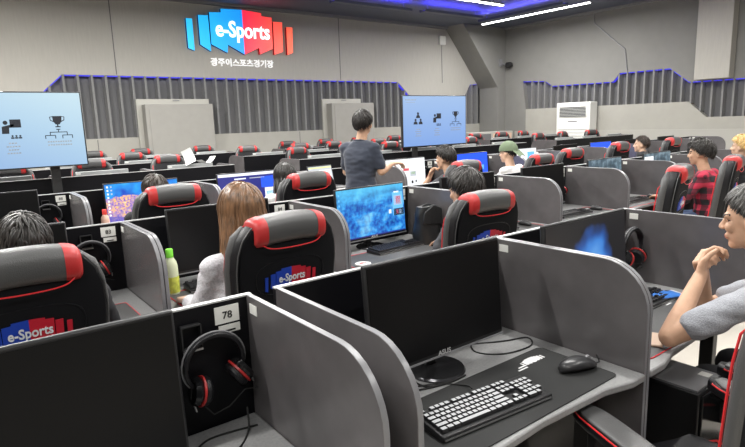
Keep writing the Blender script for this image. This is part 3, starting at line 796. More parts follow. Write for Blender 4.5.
# keyboards, mice, mats on visible desks
# nearest desk: full keyboard with individual pale keys
kb = make_keyboard(True); kb.location = (1.2131, 1.055, .745); kb.rotation_euler = (0, 0, -.094); tag(kb, 'full-size keyboard with pale keycaps on the nearest desk', 'keyboard', GRPK)
pb = make_pad(False); pb.location = (1.305, 1.08, .7405); tag(pb, 'plain black desk mat under the white-keyed keyboard', 'desk mat', GRPP)
place(P_MS, 1.665, 1.03, .744, R(-110), 'black mouse on the nearest desk, right of the white-keyed keyboard', GRPMS).scale = (1.28, 1.2, 1.2)
def setup(X, Y, where, kbx=-.05, msx=.32, dy=0):
    place(P_PADR, X, Y-.46, .7405, 0, 'glare-greyed desk mat with red edge '+where, GRPP)
    place(P_KB, X+kbx, Y-.45+dy, .7445, R(random.uniform(-5, 5)), 'black keyboard '+where, GRPK)
    place(P_MS, X+msx, Y-.46, .7445, R(random.uniform(-20, 20)), 'black mouse '+where, GRPMS)
place(P_PADR, XB+1.5*S, Y0-.46, .7405, 0, 'glare-greyed desk mat with red edge under the elbows of the grey shirt man', GRPP)
place(P_KB, XB+1.5*S+.12, Y0-.30, .7445, 0, 'black keyboard pushed back on the desk of the grey shirt man', GRPK)
place(P_PADR, c1(0), Y1-.46, .7405, 0, 'glare-greyed desk mat with red edge on the leftmost second-row desk', GRPP)
place(P_PADR, c1(1), Y1-.46, .7405, 0, 'glare-greyed desk mat with red edge in front of the long-haired woman', GRPP)
place(P_KB, c1(1)-.10, Y1-.33, .7445, R(-4), 'black keyboard in front of the long-haired woman', GRPK)
place(P_PADR, c1(2), Y1-.46, .7405, 0, 'glare-greyed desk mat with red edge below the blue mountain monitor', GRPP)
place(P_KB, 2.44, 2.94, .7445, R(4), 'black keyboard in front of the blue mountain monitor', GRPK)
setup(c1(3), Y1, 'on the empty second-row desk right of the bag')
setup(c1(4), Y1, 'on the second-row desk left of the first frosted divider')
setup(c1(5), Y1, 'on the desk of the plaid shirt man')
setup(c1(6), Y1, 'on the desk just beyond the plaid shirt man')
setup(c2(1), Y2, 'below the coral reef monitor')
setup(c2(2), Y2, 'below the dark blue web page monitor')
setup(c2(4), Y2, 'below the white web page monitor')
setup(c2(5), Y2, 'on the desk of the green cap gamer')
setup(c2(6), Y2, 'below the pale lit monitor beyond the green cap')
# headsets hang on hooks
def hs(X, Y, where, rz=0, tilt=0):
    o = place(P_HS, X, Y-.036, 1.035, rz, 'black and red headset '+where, GRPH); o.rotation_euler = (0, tilt, rz); return o
hs(XB-G-.165, Y0, 'hanging beside number plate 78', 0, R(-12)).scale = (.98, .98, .98)
hs(XB+2*S-.115, Y0-.06, 'hanging between the lock picture monitor and the grey shirt man')
for i, w in ((0, 'hanging below number plate 83'), (1, 'hanging below number plate 84'), (2, 'hanging behind the black bag'), (4, 'hanging left of the first frosted divider'), (5, 'hanging in front of the plaid shirt man')):
    hs(c1(i)+S/2-.19, Y1, w, 0, R(random.uniform(-8, 8)))
for i, w in ((0, 'hanging left of the coral reef monitor'), (1, 'hanging right of the coral reef monitor'), (2, 'hanging right of the dark blue web page monitor'), (4, 'hanging right of the white web page monitor'), (5, 'hanging between the blue picture monitor and the green cap'), (6, 'hanging right of the pale lit monitor')):
    hs(c2(i)+S/2-.19, Y2, w, 0, R(random.uniform(-8, 8)))

# far desks seen from behind: sitters would face the camera
def far_desk(X, Y, lb):
    o = desk_at(proto_far, X, Y, lb, rz=PI, group=GRPD)
P_MON2 = make_monitor('screen_off', .60, False)
for c in P_MON2.children:
    if c.name.startswith('housing'):
        c.data.materials.clear(); c.data.materials.append(MATS['mon_back'])
for c in P_MON2.children:
    if c.name.startswith('housing'):
        b = MB(); b.box((.27, .0115, .165), (.05, .002, .022)); b.build('asset_sticker', 'label', c)
def block(x0, n, Y, rown, blk, i0=0, skip=(), skipc=(), dyc=0):
    for i in range(n):
        X = x0+(i+.5)*S
        pos = '%s from the left in the %s' % (ORD[i0+i], rown)
        far_desk(X, Y, 'black-backed desk seen from behind, '+pos)
        if i not in skip:
            m = dup(P_MON2, None, (X+random.uniform(-.04, .04), Y+.20, .741), PI+R(random.uniform(-5, 3)), 'monitor seen from behind with pale back, '+pos, GRPM); m.scale = (1, 1, .935)
        if i not in skipc:
            dup(P_CH, None, (X+random.uniform(-.12, .12), Y+.62+dyc+random.uniform(-.1, .12), 0), PI+R(random.uniform(-14, 14)), 'gaming chair with black and red head pillow, '+pos, GRPC)
block(3.14-4*S, 4, 7.20, 'fourth row', 'a')
block(4.16, 5, 7.20, 'fourth row', 'b', 4)
block(10.52, 3, 7.20, 'fourth row', 'c', 9)
block(3.05-3*S, 3, 8.98, 'fifth row', 'a')
block(4.10, 5, 8.98, 'fifth row', 'b', 3)
block(10.45, 3, 8.98, 'fifth row', 'c', 8)
block(4.80-3*S, 3, 10.72, 'sixth row', 'a')
block(5.85, 4, 10.72, 'sixth row', 'b', 3)

# ------------------------------------------------------------------ chairs of the three near rows
def chair(X, Y, rz, label): return place(P_CH, X, Y, 0, rz, label, GRPC)
# X,Y of the back centre -> origin sits .30 in front
def chair_back(X, Y, deg, label):
    a = R(deg); return chair(X-math.sin(a)*.34, Y+math.cos(a)*.34, a, label)
chair_back(1.60, .285, -22, 'empty gaming chair pushed against the nearest desk, its armrest under the desk edge')
chair_back(2.52, .17, 0, 'gaming chair under the man in the grey shirt')
chair_back(.15, 2.06, 0, 'gaming chair at the far left of the second row behind the black-haired gamer')
chair_back(1.11, 2.06, 3, 'gaming chair of the long-haired woman, its e-Sports badge fully in view')
chair_back(2.40, 2.08, -4, 'gaming chair in front of the blue mountain monitor, black-haired gamer in it').scale = (1, 1, .97)
chair_back(4.12, 1.80, 14, 'empty gaming chair turned left, just left of the plaid shirt man')
chair_back(5.20, 1.85, 14, 'gaming chair of the plaid shirt man')
chair_back(6.95, 2.02, 0, 'gaming chair of the blond person at the right edge')
chair_back(1.18, 3.71, 0, 'gaming chair in front of the coral reef monitor')
chair_back(2.23, 3.72, 0, 'gaming chair in front of the dark blue web page monitor')
chair_back(4.12, 3.84, 0, 'gaming chair of the hand-on-chin gamer').scale = (.95, 1, .97)
chair_back(5.48, 3.94, 0, 'gaming chair of the person in the green cap').scale = (.95, 1, .955)
chair_back(6.22, 4.02, 0, 'empty gaming chair in the third row right of the green cap').scale = (1, 1, .975)
chair_back(7.22, 3.95, 4, 'empty gaming chair in the third row above the second frosted divider')
chair_back(8.66, 3.92, 4, 'gaming chair of the brown-haired person on the right')
for p in (proto_desk, proto_far, P_MON, P_MON2, P_KB, P_MS, P_PADR, P_HS, P_CH):
    def rm(o):
        for c in list(o.children): rm(c)
        bpy.data.objects.remove(o)
    rm(p)

# ------------------------------------------------------------------ two big displays on stands
def tv(name_lb, xr, Y, w, h, zc, mat, posts, cols, label):
    t = thing('display_screen', label, 'TV', (xr-w/2, Y, zc))
    b = MB(); b.box((0, .03, 0), (w, .05, h)); b.build('housing', 'black_plastic', t, bev=.008)
    b = MB(); b.box((0, .002, 0), (w-.03, .004, h-.03)); sc = b.build('screen', mat, t)
    for px in posts:
        b = MB(); b.box((px-(xr-w/2), .10, -zc/2-.05), (.09, .05, zc+.1)); b.build('stand_post', 'steel', t)
    b = MB(); b.box((0, .085, 0), (w*.8, .05, .12)); b.build('mounting_rail', 'steel', t)
    b = MB(); b.box((sum(posts)/len(posts)-(xr-w/2), .10, -zc+.02), (1.0, .55, .04)); b.build('stand_foot', 'steel', t)
    s = w/1.45
    def ic(n, f):
        b = MB(); f(b); b.build(n, 'icon', sc)
    y = -.004
    def people(cx):
        def f(b):
            for dx, dz, q in ((0, .09, 1.1), (-.055, -.01, 1), (.055, -.01, 1)):
                b.lathe([(0, -.001), (.020*q*s, -.001), (.020*q*s, .001), (0, .001)], 14, c=((cx+dx)*s, y, (dz+.03)*s), axis='y')
                b.prism([((cx+dx+a_)*s, (dz+c_)*s) for a_, c_ in ((-.045, -.04), (.045, -.04), (.035, -.005), (.015, .008), (-.015, .008), (-.035, -.005))], 'y', y-.001, y+.001)
        ic('people_icon', f)
    def classr(cx):
        def f(b):
            b.box(((cx+.045)*s, y, .075*s), (.10*s, .002, .085*s)); b.lathe([(0, -.001), (.022*s, -.001), (.022*s, .001), (0, .001)], 14, c=((cx-.045)*s, y, .085*s), axis='y')
            b.prism([((cx+a_)*s, c_*s) for a_, c_ in ((-.085, -.03), (-.02, -.03), (-.015, .03), (.03, .05), (.03, .07), (-.02, .06), (-.08, .045))], 'y', y-.001, y+.001)
            for k in (-1, 0, 1):
                b.lathe([(0, -.001), (.010*s, -.001), (.010*s, .001), (0, .001)], 12, c=((cx+.04+k*.035)*s, y, -.055*s), axis='y'); b.box(((cx+.04+k*.035)*s, y, -.075*s), (.03*s, .002, .016*s))
        ic('lecture_icon', f)
    def trophy(cx):
        def f(b):
            b.prism([((cx+a_)*s, (c_+.09)*s) for a_, c_ in ((-.045, .055), (.045, .055), (.042, 0), (.02, -.035), (-.02, -.035), (-.042, 0))], 'y', y-.001, y+.001)
            b.box((cx*s, y, .045*s), (.012*s, .002, .03*s)); b.box((cx*s, y, .03*s), (.05*s, .002, .012*s))
            for sx in (-1, 1): b.tube([((cx+sx*.04)*s, y, .14*s), ((cx+sx*.07)*s, y, .135*s), ((cx+sx*.065)*s, y, .10*s), ((cx+sx*.035)*s, y, .085*s)], .005*s, 5)
            b.box((cx*s, y, .002*s), (.04*s, .002, .01*s)); b.box((cx*s, y, -.012*s), (.008*s, .002, .03*s)); b.box((cx*s, y, -.028*s), (.17*s, .002, .008*s))
            for sx in (-1, 1):
                b.box(((cx+sx*.083)*s, y, -.045*s), (.008*s, .002, .035*s)); b.box(((cx+sx*.083)*s, y, -.062*s), (.10*s, .002, .008*s))
                for q in (-1, 1): b.box(((cx+sx*.083+q*.048)*s, y, -.08*s), (.008*s, .002, .035*s))
        ic('trophy_icon', f)
    fs = {'p': people, 'c': classr, 't': trophy}
    for k, cx in cols:
        fs[k](cx)
        for r_ in range(2 if k == 't' else 4):
            ww = (.24 if k == 't' else (.08, .13, .10, .13)[r_]); n = int(ww/.022); b = MB()
            for q in range(n): b.box(((cx-ww/2+(q+.5)*ww/n)*s, y, (-.13-.035*r_)*s), (ww/n*.7*s, .001, .013*s))
            b.build('caption_line', 'ink_grey', sc)
    b = MB()
    for q in range(8): b.box((-w/2+.07+q*.03, y, h/2-.075), (.02, .001, .018))
    b.box((-w/2+.17, y, h/2-.115), (.20, .001, .006)); b.build('title', 'ink_grey', sc)
    return t
tv('l', 1.295, 6.9, 1.42, .80, 1.655, 'scr_slide', (.97, .22), (('p', -.44), ('c', .02), ('t', .46)), 'large display on stand at the left edge showing a pale blue slide')
tv('r', 7.50, 7.0, 1.49, .845, 1.615, 'scr_slide_blue', (6.35, 7.15), (('p', -.40), ('c', .02), ('t', .46)), 'large display on stand right of the standing man showing a blue slide')

# ------------------------------------------------------------------ small things
def bottle(label, X, Y, Z, h, r, body, cap, lab, name='drink_bottle'):
    t = thing(name, label, 'bottle', (X, Y, Z))
    hb = h*.86
    b = MB(); b.lathe([(0, 0), (r*.9, 0), (r, h*.03), (r, h*.28), (r*.97, h*.34), (r, h*.40), (r, h*.62), (r*.85, h*.72), (r*.45, h*.82), (r*.42, hb), (0, hb)], 24); b.build('body', body, t, smooth=60)
    b = MB(); b.lathe([(r*1.01, h*.05), (r*1.03, h*.06), (r*1.03, h*.38), (r*1.0, h*.40)], 24); b.build('wrapper', lab, t, smooth=60)
    b = MB(); b.lathe([(0, hb-.01), (r*.52, hb-.01), (r*.52, h-.003), (r*.46, h), (0, h)], 20); b.build('cap', cap, t)
    return t
bottle('bottle of yellow-green juice with a lime cap beside the long-haired woman', .895, 2.98, .7405, .25, .037, 'juice', 'cap_lime', 'juice_label')
bottle('small peach drink bottle with a red cap left of the coral reef monitor', 1.02, 5.05, .7405, .235, .034, 'peach', 'cap_red', 'peach')
# bag
t = thing('backpack', 'black shiny bag standing on the desk right of the blue mountain monitor', 'bag', (2.74, 2.95, .741), R(8))
b = MB(); rr = []
for i in range(11):
    z = .27*i/10; a = i/10; w = .115*(1.0-.18*a-.35*max(0, a-.8)); d = .075*(1-.35*a)
    rr.append([(sup(2*PI*k/28, 3)[0]*w+.012*noise.noise((k*.5, i*.6, 0)), sup(2*PI*k/28, 3)[1]*d+.010*noise.noise((k*.4, i*.7, 5)), z+.008*noise.noise((k*.3, i, 9))) for k in range(28)])
b.loft(rr); b.build('pouch', 'nylon', t, smooth=70)
b = MB(); b.prism([(-.10, .24), (-.12, .16), (.11, .13), (.095, .25), (0, .285)], 'y', -.070, -.058); b.build('flap', 'nylon', t, bev=.008)
b = MB(); b.tube([(-.08, -.02, .24), (-.05, 0, .272), (.0, 0, .28), (.05, 0, .272), (.08, -.02, .24)], .006, 8); b.build('handle', 'nylon', t)
b = MB(); b.tube([(.10, -.03, .2), (.13, -.06, .12), (.11, -.08, .03)], .012, 8); b.build('strap', 'nylon_grey', t)
# paper fan / disc
t = thing('paper_disc', 'round white paper disc with red print in front of the blue mountain monitor', 'paper fan', (2.0, 2.74, .7445))
b = MB(); b.lathe([(0, 0), (.05, 0), (.052, .003), (.05, .010), (0, .010)], 28); b.build('disc', 'paper', t)
b = MB(); b.box((0, 0, .011), (.05, .012, .001)); b.box((0, .016, .011), (.03, .006, .001)); b.build('print', 'red', t)
# things on the grey shirt man's desk
o = MB().box((0, 0, .005), (.14, .07, .010)).build('phone', 'tan', bev=.006, loc=(2.11, .985, .7445), rot=(0, 0, R(25))); tag(o, 'beige phone lying on the desk left of the grey shirt man', 'phone')
t = thing('snack_packet', 'blue and white snack packet on the desk behind the elbow of the grey shirt man', 'snack packet', (2.66, 1.20, .7445), R(-20))
b = MB(); rr = []
for i in range(7):
    a = i/6; hh = .014*math.sin(PI*a)+.002
    rr.append([(-.08+.16*a, .045*math.cos(2*PI*k/16), .016+hh*math.sin(2*PI*k/16)) for k in range(16)])
b.loft(rr); b.build('wrapper', 'blue_pack', t, smooth=60)

for sx in (-1, 1):
    b = MB(); b.box((sx*.083, 0, .016), (.012, .09, .003)); b.build('sealed_end', 'paper', t)
o = MB().box((0, 0, .001), (.15, .10, .002)).build('paper_slip', 'paper', loc=(2.46, 1.28, .7445), rot=(0, 0, R(15))); tag(o, 'white paper slip at the back of the desk of the grey shirt man', 'paper')
# PC tower under the grey shirt man's desk
def pc(X, Y, label):
    t = thing('computer_tower', label, 'computer', (X, Y, 0))
    b = MB(); b.box((0, 0, .34), (.22, .44, .50)); b.build('case', 'black_plastic', t, bev=.006)
    b = MB(); b.box((0, 0, .595), (.21, .42, .008)); b.build('top_panel', 'grey_plastic', t)
    b = MB(); b.box((0, -.225, .34), (.20, .012, .48)); b.build('front_panel', 'black_gloss', t, bev=.004)
    b = MB(); b.box((.06, -.17, .600), (.04, .04, .002)); b.build('sticker', 'label', t)
    for sx in (-1, 1):
        for sy in (-1, 1):
            b = MB(); b.lathe([(0, 0), (.02, 0), (.02, .09), (0, .09)], 10, c=(sx*.08, sy*.17, 0)); b.build('foot', 'rubber', t)
pc(2.21, 1.02, 'black computer tower under the desk of the grey shirt man')
pc(1.06, 1.10, 'black computer tower under the nearest desk')
# cables on the nearest desk
def cable(pts, label, r=.0028, m='rubber'):
    P_ = [Vector(p) for p in pts]; q = []
    for i in range(len(P_)-1):
        p0, p1, p2, p3 = P_[max(i-1, 0)], P_[i], P_[i+1], P_[min(i+2, len(P_)-1)]
        for k in range(8):
            t_ = k/8; q.append(.5*((2*p1)+(p2-p0)*t_+(2*p0-5*p1+4*p2-p3)*t_*t_+(3*p1-p0-3*p2+p3)*t_**3))
    q.append(P_[-1]); b = MB(); b.tube(q, r, 6); o = b.build('cable', m, smooth=60); tag(o, label, 'cable')
Zc = .7435
cable([(1.46, 1.50, .76), (1.56, 1.44, Zc), (1.68, 1.37, Zc), (1.78, 1.33, Zc), (1.72, 1.27, Zc), (1.58, 1.29, Zc), (1.52, 1.38, Zc), (1.6, 1.47, .76)], 'black cable looped behind the keyboard near the right divider of the nearest desk')
cable([(1.30, 1.50, .75), (1.20, 1.40, Zc), (1.18, 1.29, Zc), (1.26, 1.262, Zc), (1.34, 1.258, Zc+.002), (1.25, 1.258, Zc), (1.12, 1.30, Zc), (1.02, 1.40, Zc), (1.0, 1.5, Zc)], 'black cable crossing the round monitor stand of the nearest desk', .0032)
cable([(1.25, 1.145, .768), (1.28, 1.20, .748), (1.22, 1.275, Zc+.002), (1.10, 1.33, Zc), (.98, 1.36, Zc), (.92, 1.45, Zc)], 'keyboard cable running back from the white-keyed keyboard', .0026)
cable([(.62, 1.46, .80), (.60, 1.42, .745), (.52, 1.35, Zc), (.44, 1.40, Zc), (.50, 1.46, Zc), (.64, 1.44, Zc)], 'headset cable lying on desk 78', .003)
# laptop on third row
t = thing('laptop', 'silver laptop with open document windows, left of the standing man', 'laptop', (3.20, 4.92, .953), R(8))
o = MB().box((0, 0, .105), (.42, .30, .21)).build('document_box', 'paper', loc=(3.22, 4.92, .742), rot=(0, 0, R(8)), bev=.004); tag(o, 'white document box on the desk with the open laptop on top', 'box')
b = MB(); b.box((0, 0, .009), (.34, .23, .016)); b.build('base', 'aluminium', t, bev=.003)
b = MB(); b.box((0, 0, .0178), (.29, .10, .001), M=Matrix.Translation((0, .05, 0))); b.build('keyboard_area', 'keycap_dark', t)
b = MB(); b.box((0, 0, .115), (.34, .008, .22)); ld = b.build('lid', 'black_plastic', t, loc=(0, .115, .016), rot=(R(-14), 0, 0), bev=.002)
b = MB(); b.box((0, -.005, .115), (.32, .002, .195)); sc = b.build('screen', 'scr_grey', ld)
for (x, z, a, c, m) in ((-.09, .10, .10, .13, 'scr_yellow'), (.02, .12, .08, .10, 'scr_white'), (.10, .13, .09, .08, 'scr_white'), (-.0, .198, .31, .012, 'scr_yellow')):
    b = MB(); b.box((x, -.0065, z), (a, .001, c)); b.build('document_window', m, sc)
o = MB().box((0, 0, .002), (.30, .21, .004)).build('paper_sheet', 'paper', loc=(3.62, 4.86, .742), rot=(0, 0, R(12))); tag(o, 'white sheet of paper beside the open laptop', 'paper')
# papers on far desk
def sheet(name_label, loc, rot, bend, w=.07):
    rr = []
    for i in range(9):
        a = i/8; y = .22*a-.11; z = bend*(a-.5)**2
        rr.append([(-w, y, z), (w, y, z+.01), (w, y, z+.007), (-w, y, z-.003)])
    o = MB().loft(rr).build('paper_sheet', 'paper', loc=loc, rot=rot); tag(o, name_label, 'paper')
sheet('white sheet of paper leaning upright on top of a far monitor near the wall door', (2.62, 7.42, 1.225), (R(60), R(-22), R(-28)), .25)
sheet('white curled sheet of paper lying flat beside the leaning sheet near the wall door', (2.86, 7.44, 1.150), (R(10), R(0), R(-78)), .25, .07)

# ------------------------------------------------------------------ people
def remesh(mb, name, mats, parent, voxel, smooth_it=3, disp=0, matfn=None):
    me = bpy.data.meshes.new('tmp'); me.from_pydata(mb.v, [], mb.f); me.update()
    ob = bpy.data.objects.new('tmp', me); COL.objects.link(ob)
    m = ob.modifiers.new('r', 'REMESH'); m.mode = 'VOXEL'; m.voxel_size = voxel
    s = ob.modifiers.new('s', 'SMOOTH'); s.iterations = smooth_it; s.factor = .5
    dg = bpy.context.evaluated_depsgraph_get(); dg.update()
    nm = bpy.data.meshes.new_from_object(ob.evaluated_get(dg)); bpy.data.objects.remove(ob)
    if disp:
        vn = [v.normal.copy() for v in nm.vertices]
        for v, n in zip(nm.vertices, vn):
            p = v.co
            v.co = p+n*(disp*(noise.noise(p*9)+.6*noise.noise(Vector((p.x*14, p.y*14, p.z*34)))))
    nm.materials.clear()
    for x in ([mats] if isinstance(mats, str) else mats): nm.materials.append(MATS[x])
    if matfn:
        for p in nm.polygons: p.material_index = matfn(p.center)
    else:
        for p in nm.polygons: p.material_index = 0
    nm.polygons.foreach_set('use_smooth', [True]*len(nm.polygons)); nm.name = name
    o = bpy.data.objects.new(name, nm); COL.objects.link(o)
    if parent: o.parent = parent
    return o
def V(*a): return Vector(a)
def hand(mb, w, d, n, curl=.5, s=1, side=1):
    """w wrist, d finger direction, n palm normal (out of the palm)"""
    d = d.normalized(); n = (n-d*n.dot(d)).normalized(); l = d.cross(n)*side
    L = [.036, .042, .040, .032]
    for i in range(4):
        o = (i-1.5)*.0195*s
        k = w+d*.085*s+l*o; mb.caps(w+l*o*.6+d*.01, .017*s, k, .0125*s, 8)
        c = k; a = 0
        for j, f in enumerate((1, .68, .5)):
            a += curl*(.9 if j == 0 else 1.1); q = c+(d*math.cos(a)+n*math.sin(a))*L[i]*f*s*1.05
            mb.caps(c, (.0100-.0008*j)*s, q, (.0092-.0008*j)*s, 8); c = q
    b0 = w+d*.02*s-l*.022*s; b1 = b0+(d*.6-l*.7+n*.3).normalized()*.04*s; b2 = b1+(d*.85-l*.2+n*.5).normalized()*.03*s; b3 = b2+(d*.8+l*.1+n*.6).normalized()*.024*s
    mb.caps(b0, .017*s, b1, .0125*s, 8); mb.caps(b1, .0120*s, b2, .0105*s, 8); mb.caps(b2, .0105*s, b3, .009*s, 8)
def person(label, loc, rz, shirt='dark_cloth', trousers='dark_cloth', hair='hair_black', style='short', skin='skin', voxel=.009, sleeve='short',
           head=(0, .05, 1.18), hyaw=0, hpitch=0, J=None, standing=False, nlock=160, glasses=False, cap=False, curl=.55, hands=None, puff=1.0, scale=1):
    t = thing('person', label, 'person', loc, rz); t.scale = (scale,)*3
    if standing:
        j = dict(pel=V(0, 0, .93), chest=V(0, .01, 1.27), neck=V(0, .02, 1.45), shL=V(-.185, .01, 1.40), shR=V(.185, .01, 1.40), elL=V(-.25, .05, 1.13), elR=V(.25, .05, 1.13), wrL=V(-.2, .28, 1.12), wrR=V(.2, .28, 1.12),
                 hipL=V(-.09, 0, .90), hipR=V(.09, 0, .90), knL=V(-.10, .02, .49), knR=V(.10, .02, .49), anL=V(-.11, 0, .09), anR=V(.11, 0, .09))
    else:
        j = dict(pel=V(0, 0, .60), chest=V(0, .03, .87), neck=V(0, .05, 1.045), shL=V(-.18, .04, .995), shR=V(.18, .04, .995), elL=V(-.235, .16, .78), elR=V(.235, .16, .78), wrL=V(-.15, .40, .78), wrR=V(.15, .40, .78),
                 hipL=V(-.09, .03, .56), hipR=V(.09, .03, .56), knL=V(-.13, .42, .53), knR=V(.13, .42, .53), anL=V(-.13, .40, .09), anR=V(.13, .40, .09))
    if J: j.update({k: V(*v) for k, v in J.items()})
    H = V(*head); MH = Matrix.Translation(H) @ Matrix.Rotation(R(hyaw), 4, 'Z') @ Matrix.Rotation(R(hpitch), 4, 'X')
    b = MB()
    def torso(mb, g):
        pts = [(j['pel']-V(0, 0, .09), .145, .115), (j['pel'], .155, .12), (j['pel'].lerp(j['chest'], .45), .135, .105), (j['chest'], .158, .112), (j['chest'].lerp(j['neck'], .5), .152, .10), (j['chest'].lerp(j['neck'], .8), .10, .075), (j['neck'], .062, .058)]
        rr = []
        for p, a, c in pts: rr.append([(p.x+(a+g)*sup(2*PI*k/24, 2.4)[0], p.y+(c+g)*sup(2*PI*k/24, 2.4)[1], p.z) for k in range(24)])
        mb.loft(rr)
        for s in 'LR': mb.caps(j['neck']-V(0, 0, .05), .052+g*.6, j['sh'+s], .050+g, 12)
    torso(b, -.01)
    b.caps(j['neck']-V(0, 0, .05), .056, H+V(0, -.015, -.06), .052, 14)
    for s in 'LR':
        b.caps(j['sh'+s], .050, j['el'+s], .038, 14); b.caps(j['el'+s], .040, j['el'+s].lerp(j['wr'+s], .3), .039, 14); b.caps(j['el'+s].lerp(j['wr'+s], .3), .038, j['wr'+s], .025, 14)
        d = (j['wr'+s]-j['el'+s]); n = V(0, 0, -1)
        cu = curl
        if hands and s in hands: d, n, cu = V(*hands[s][0]), V(*hands[s][1]), hands[s][2]
        if abs(d.normalized().dot(n.normalized())) > .95: n = V(0, 1, 0)
        hand(b, j['wr'+s], d, n, cu, 1, 1 if s == 'L' else -1)
        b.caps(j['hip'+s], .075, j['kn'+s], .052, 12); b.caps(j['kn'+s], .052, j['an'+s], .038, 12)
        b.caps(j['an'+s]-V(0, .03, .03), .035, j['an'+s]+V(0, .12, -.055), .028, 10)
    # head
    b.ell((0, -.012, .022), (.076, .096, .098), 20, 14, M=MH)
    b.ell((0, .018, -.035), (.060, .070, .075), 18, 12, M=MH)
    b.caps((0, .05, -.085), .026, (0, .066, -.09), .022, 10, M=MH)
    b.caps((0, .085, .012), .009, (0, .104, -.022), .0125, 10, M=MH)
    b.ell((.012, .098, -.027), (.008, .008, .006), 8, 6, M=MH); b.ell((-.012, .098, -.027), (.008, .008, .006), 8, 6, M=MH)
    b.caps((-.018, .088, -.054), .0075, (.018, .088, -.054), .0075, 8, M=MH); b.caps((-.014, .086, -.064), .008, (.014, .086, -.064), .008, 8, M=MH)
    for sx in (-1, 1):
        b.caps((sx*.045, .072, .022), .012, (sx*.015, .084, .022), .010, 8, M=MH)
        b.ell((sx*.042, .065, -.02), (.022, .02, .022), 10, 8, M=MH)
        b.ell((sx*.079, -.008, -.012), (.010, .020, .032), 10, 8, M=MH); b.ell((sx*.086, -.014, -.008), (.008, .018, .026), 10, 8, M=MH)
    MI = MH.inverted()
    def mf(c):
        q = MI @ c
        if q.y > .06:
            for sx in (-1, 1):
                if abs(q.x-sx*.032) < .015 and abs(q.z-.004) < .0055: return 1
                if abs(q.x-sx*.033) < .020 and abs(q.z-.027) < .0045: return 3
            if abs(q.x) < .022 and abs(q.z+.058) < .008 and q.y > .075: return 2
        return 0
    body = remesh(b, 'body', [skin, 'eye', 'lip', 'brow'], t, voxel, 2, 0, mf)
    # shirt
    b = MB(); torso(b, .014)
    for s in 'LR':
        sh, el, wr = j['sh'+s], j['el'+s], j['wr'+s]
        b.caps(j['chest'].lerp(j['neck'], .25)+V(sh.x*.35, 0, 0)*.6, .10, sh+V(0, 0, -.03), .056, 14)
        b.caps(j['chest'].lerp(sh, .5), .09, sh.lerp(el, .25), .058, 14)
        if sleeve == 'short':
            e = sh.lerp(el, .72); b.caps(sh, .054, e, .060, 14)
        else:
            b.caps(sh, .054, el, .053, 14); b.caps(el, .052, el.lerp(wr, .90), .040, 14)
    so = remesh(b, 'shirt', shirt, t, max(voxel, .008), 14, .010)
    if shirt in ('navy', 'grey_shirt'):
        b = MB(); nk = j['neck']
        b.tube([(nk.x+.064*math.cos(2*PI*k/20), nk.y+.004+.060*math.sin(2*PI*k/20), nk.z-.012-.016*math.sin(2*PI*k/20)) for k in range(20)], .013, 8, closed=True); b.build('collar', shirt, so)
    b = MB()
    b.ell(tuple(j['pel']-V(0, 0, .06)), (.165, .135, .11), 20, 12)
    for s in 'LR': b.caps(j['hip'+s], .092, j['kn'+s], .068, 14); b.caps(j['kn'+s], .068, j['an'+s]+V(0, 0, .03), .056, 14)
    remesh(b, 'trousers', trousers, t, .011, 2, .006)
    for s in 'LR':
        b = MB(); p = j['an'+s]
        b.caps(p+V(0, -.045, -.045), .044, p+V(0, .15, -.055), .034, 14); b.box(tuple(p+V(0, .05, -.083)), (.08, .26, .014)); remesh(b, 'shoe', 'black_plastic', t, .010, 2)
    # hair
    rx, ry, rz_ = .083*puff, .104*puff, .106*puff; cz = .024
    def thr(u):
        base = -.02+(u.y*.8 if u.y > 0 else u.y*.72)
        return base+(0 if style != 'short' else (.05 if u.y > .55 else 0))
    hb = MB(); nu, nv = 40, 24; idx = {}
    vs = []; fs = []
    for i in range(nv+1):
        for k in range(nu):
            e = -PI/2+PI*i/nv; a = 2*PI*k/nu; u = V(math.cos(e)*math.cos(a), math.cos(e)*math.sin(a), math.sin(e))
            n1 = 1+(.10 if style == 'messy' else .025)*noise.noise(u*(4 if style == 'messy' else 6)+V(loc[0], loc[1], 0))
            vs.append(MH @ V(u.x*rx*n1, -.012+u.y*ry*n1, cz+u.z*rz_*n1)); idx[(i, k)] = u
    for i in range(nv):
        for k in range(nu):
            if all(idx[(a_, c_ % nu)].z >= thr(idx[(a_, c_ % nu)])-.05 for a_, c_ in ((i, k), (i+1, k), (i, k+1), (i+1, k+1))):
                fs.append((i*nu+k, i*nu+(k+1) % nu, (i+1)*nu+(k+1) % nu, (i+1)*nu+k))
    hb.add(vs, fs)
    rnd = random.Random(int(loc[0]*100)+int(loc[1]*10)); crown = V(0.1, -.45, .9).normalized()
    nl = 0; tries = 0
    while nl < nlock and tries < nlock*6:
        tries += 1
        u = V(rnd.gauss(0, 1), rnd.gauss(0, 1), rnd.gauss(0, 1)).normalized()
        if u.z < thr(u)+.02: continue
        nl += 1
        Lh = {'short': rnd.uniform(.045, .08), 'messy': rnd.uniform(.05, .13), 'long': rnd.uniform(.30, .52), 'mid': rnd.uniform(.16, .28)}.get(style, .06)
        ns = 7 if style in ('short', 'messy') else 14
        st = Lh/ns; pts = []; cur = u.copy(); lift = rnd.uniform(.995, 1.03 if style != 'messy' else 1.10)
        jit = V(rnd.uniform(-1, 1), rnd.uniform(-1, 1), rnd.uniform(-.6, .6))*(.55 if style == 'short' else (.95 if style == 'messy' else .10))
        if style in ('short', 'messy') and cur.y > .2: jit += V(.5, .1, 0)
        p = V(u.x*rx, -.012+u.y*ry, cz+u.z*rz_); fall = False; pp = p
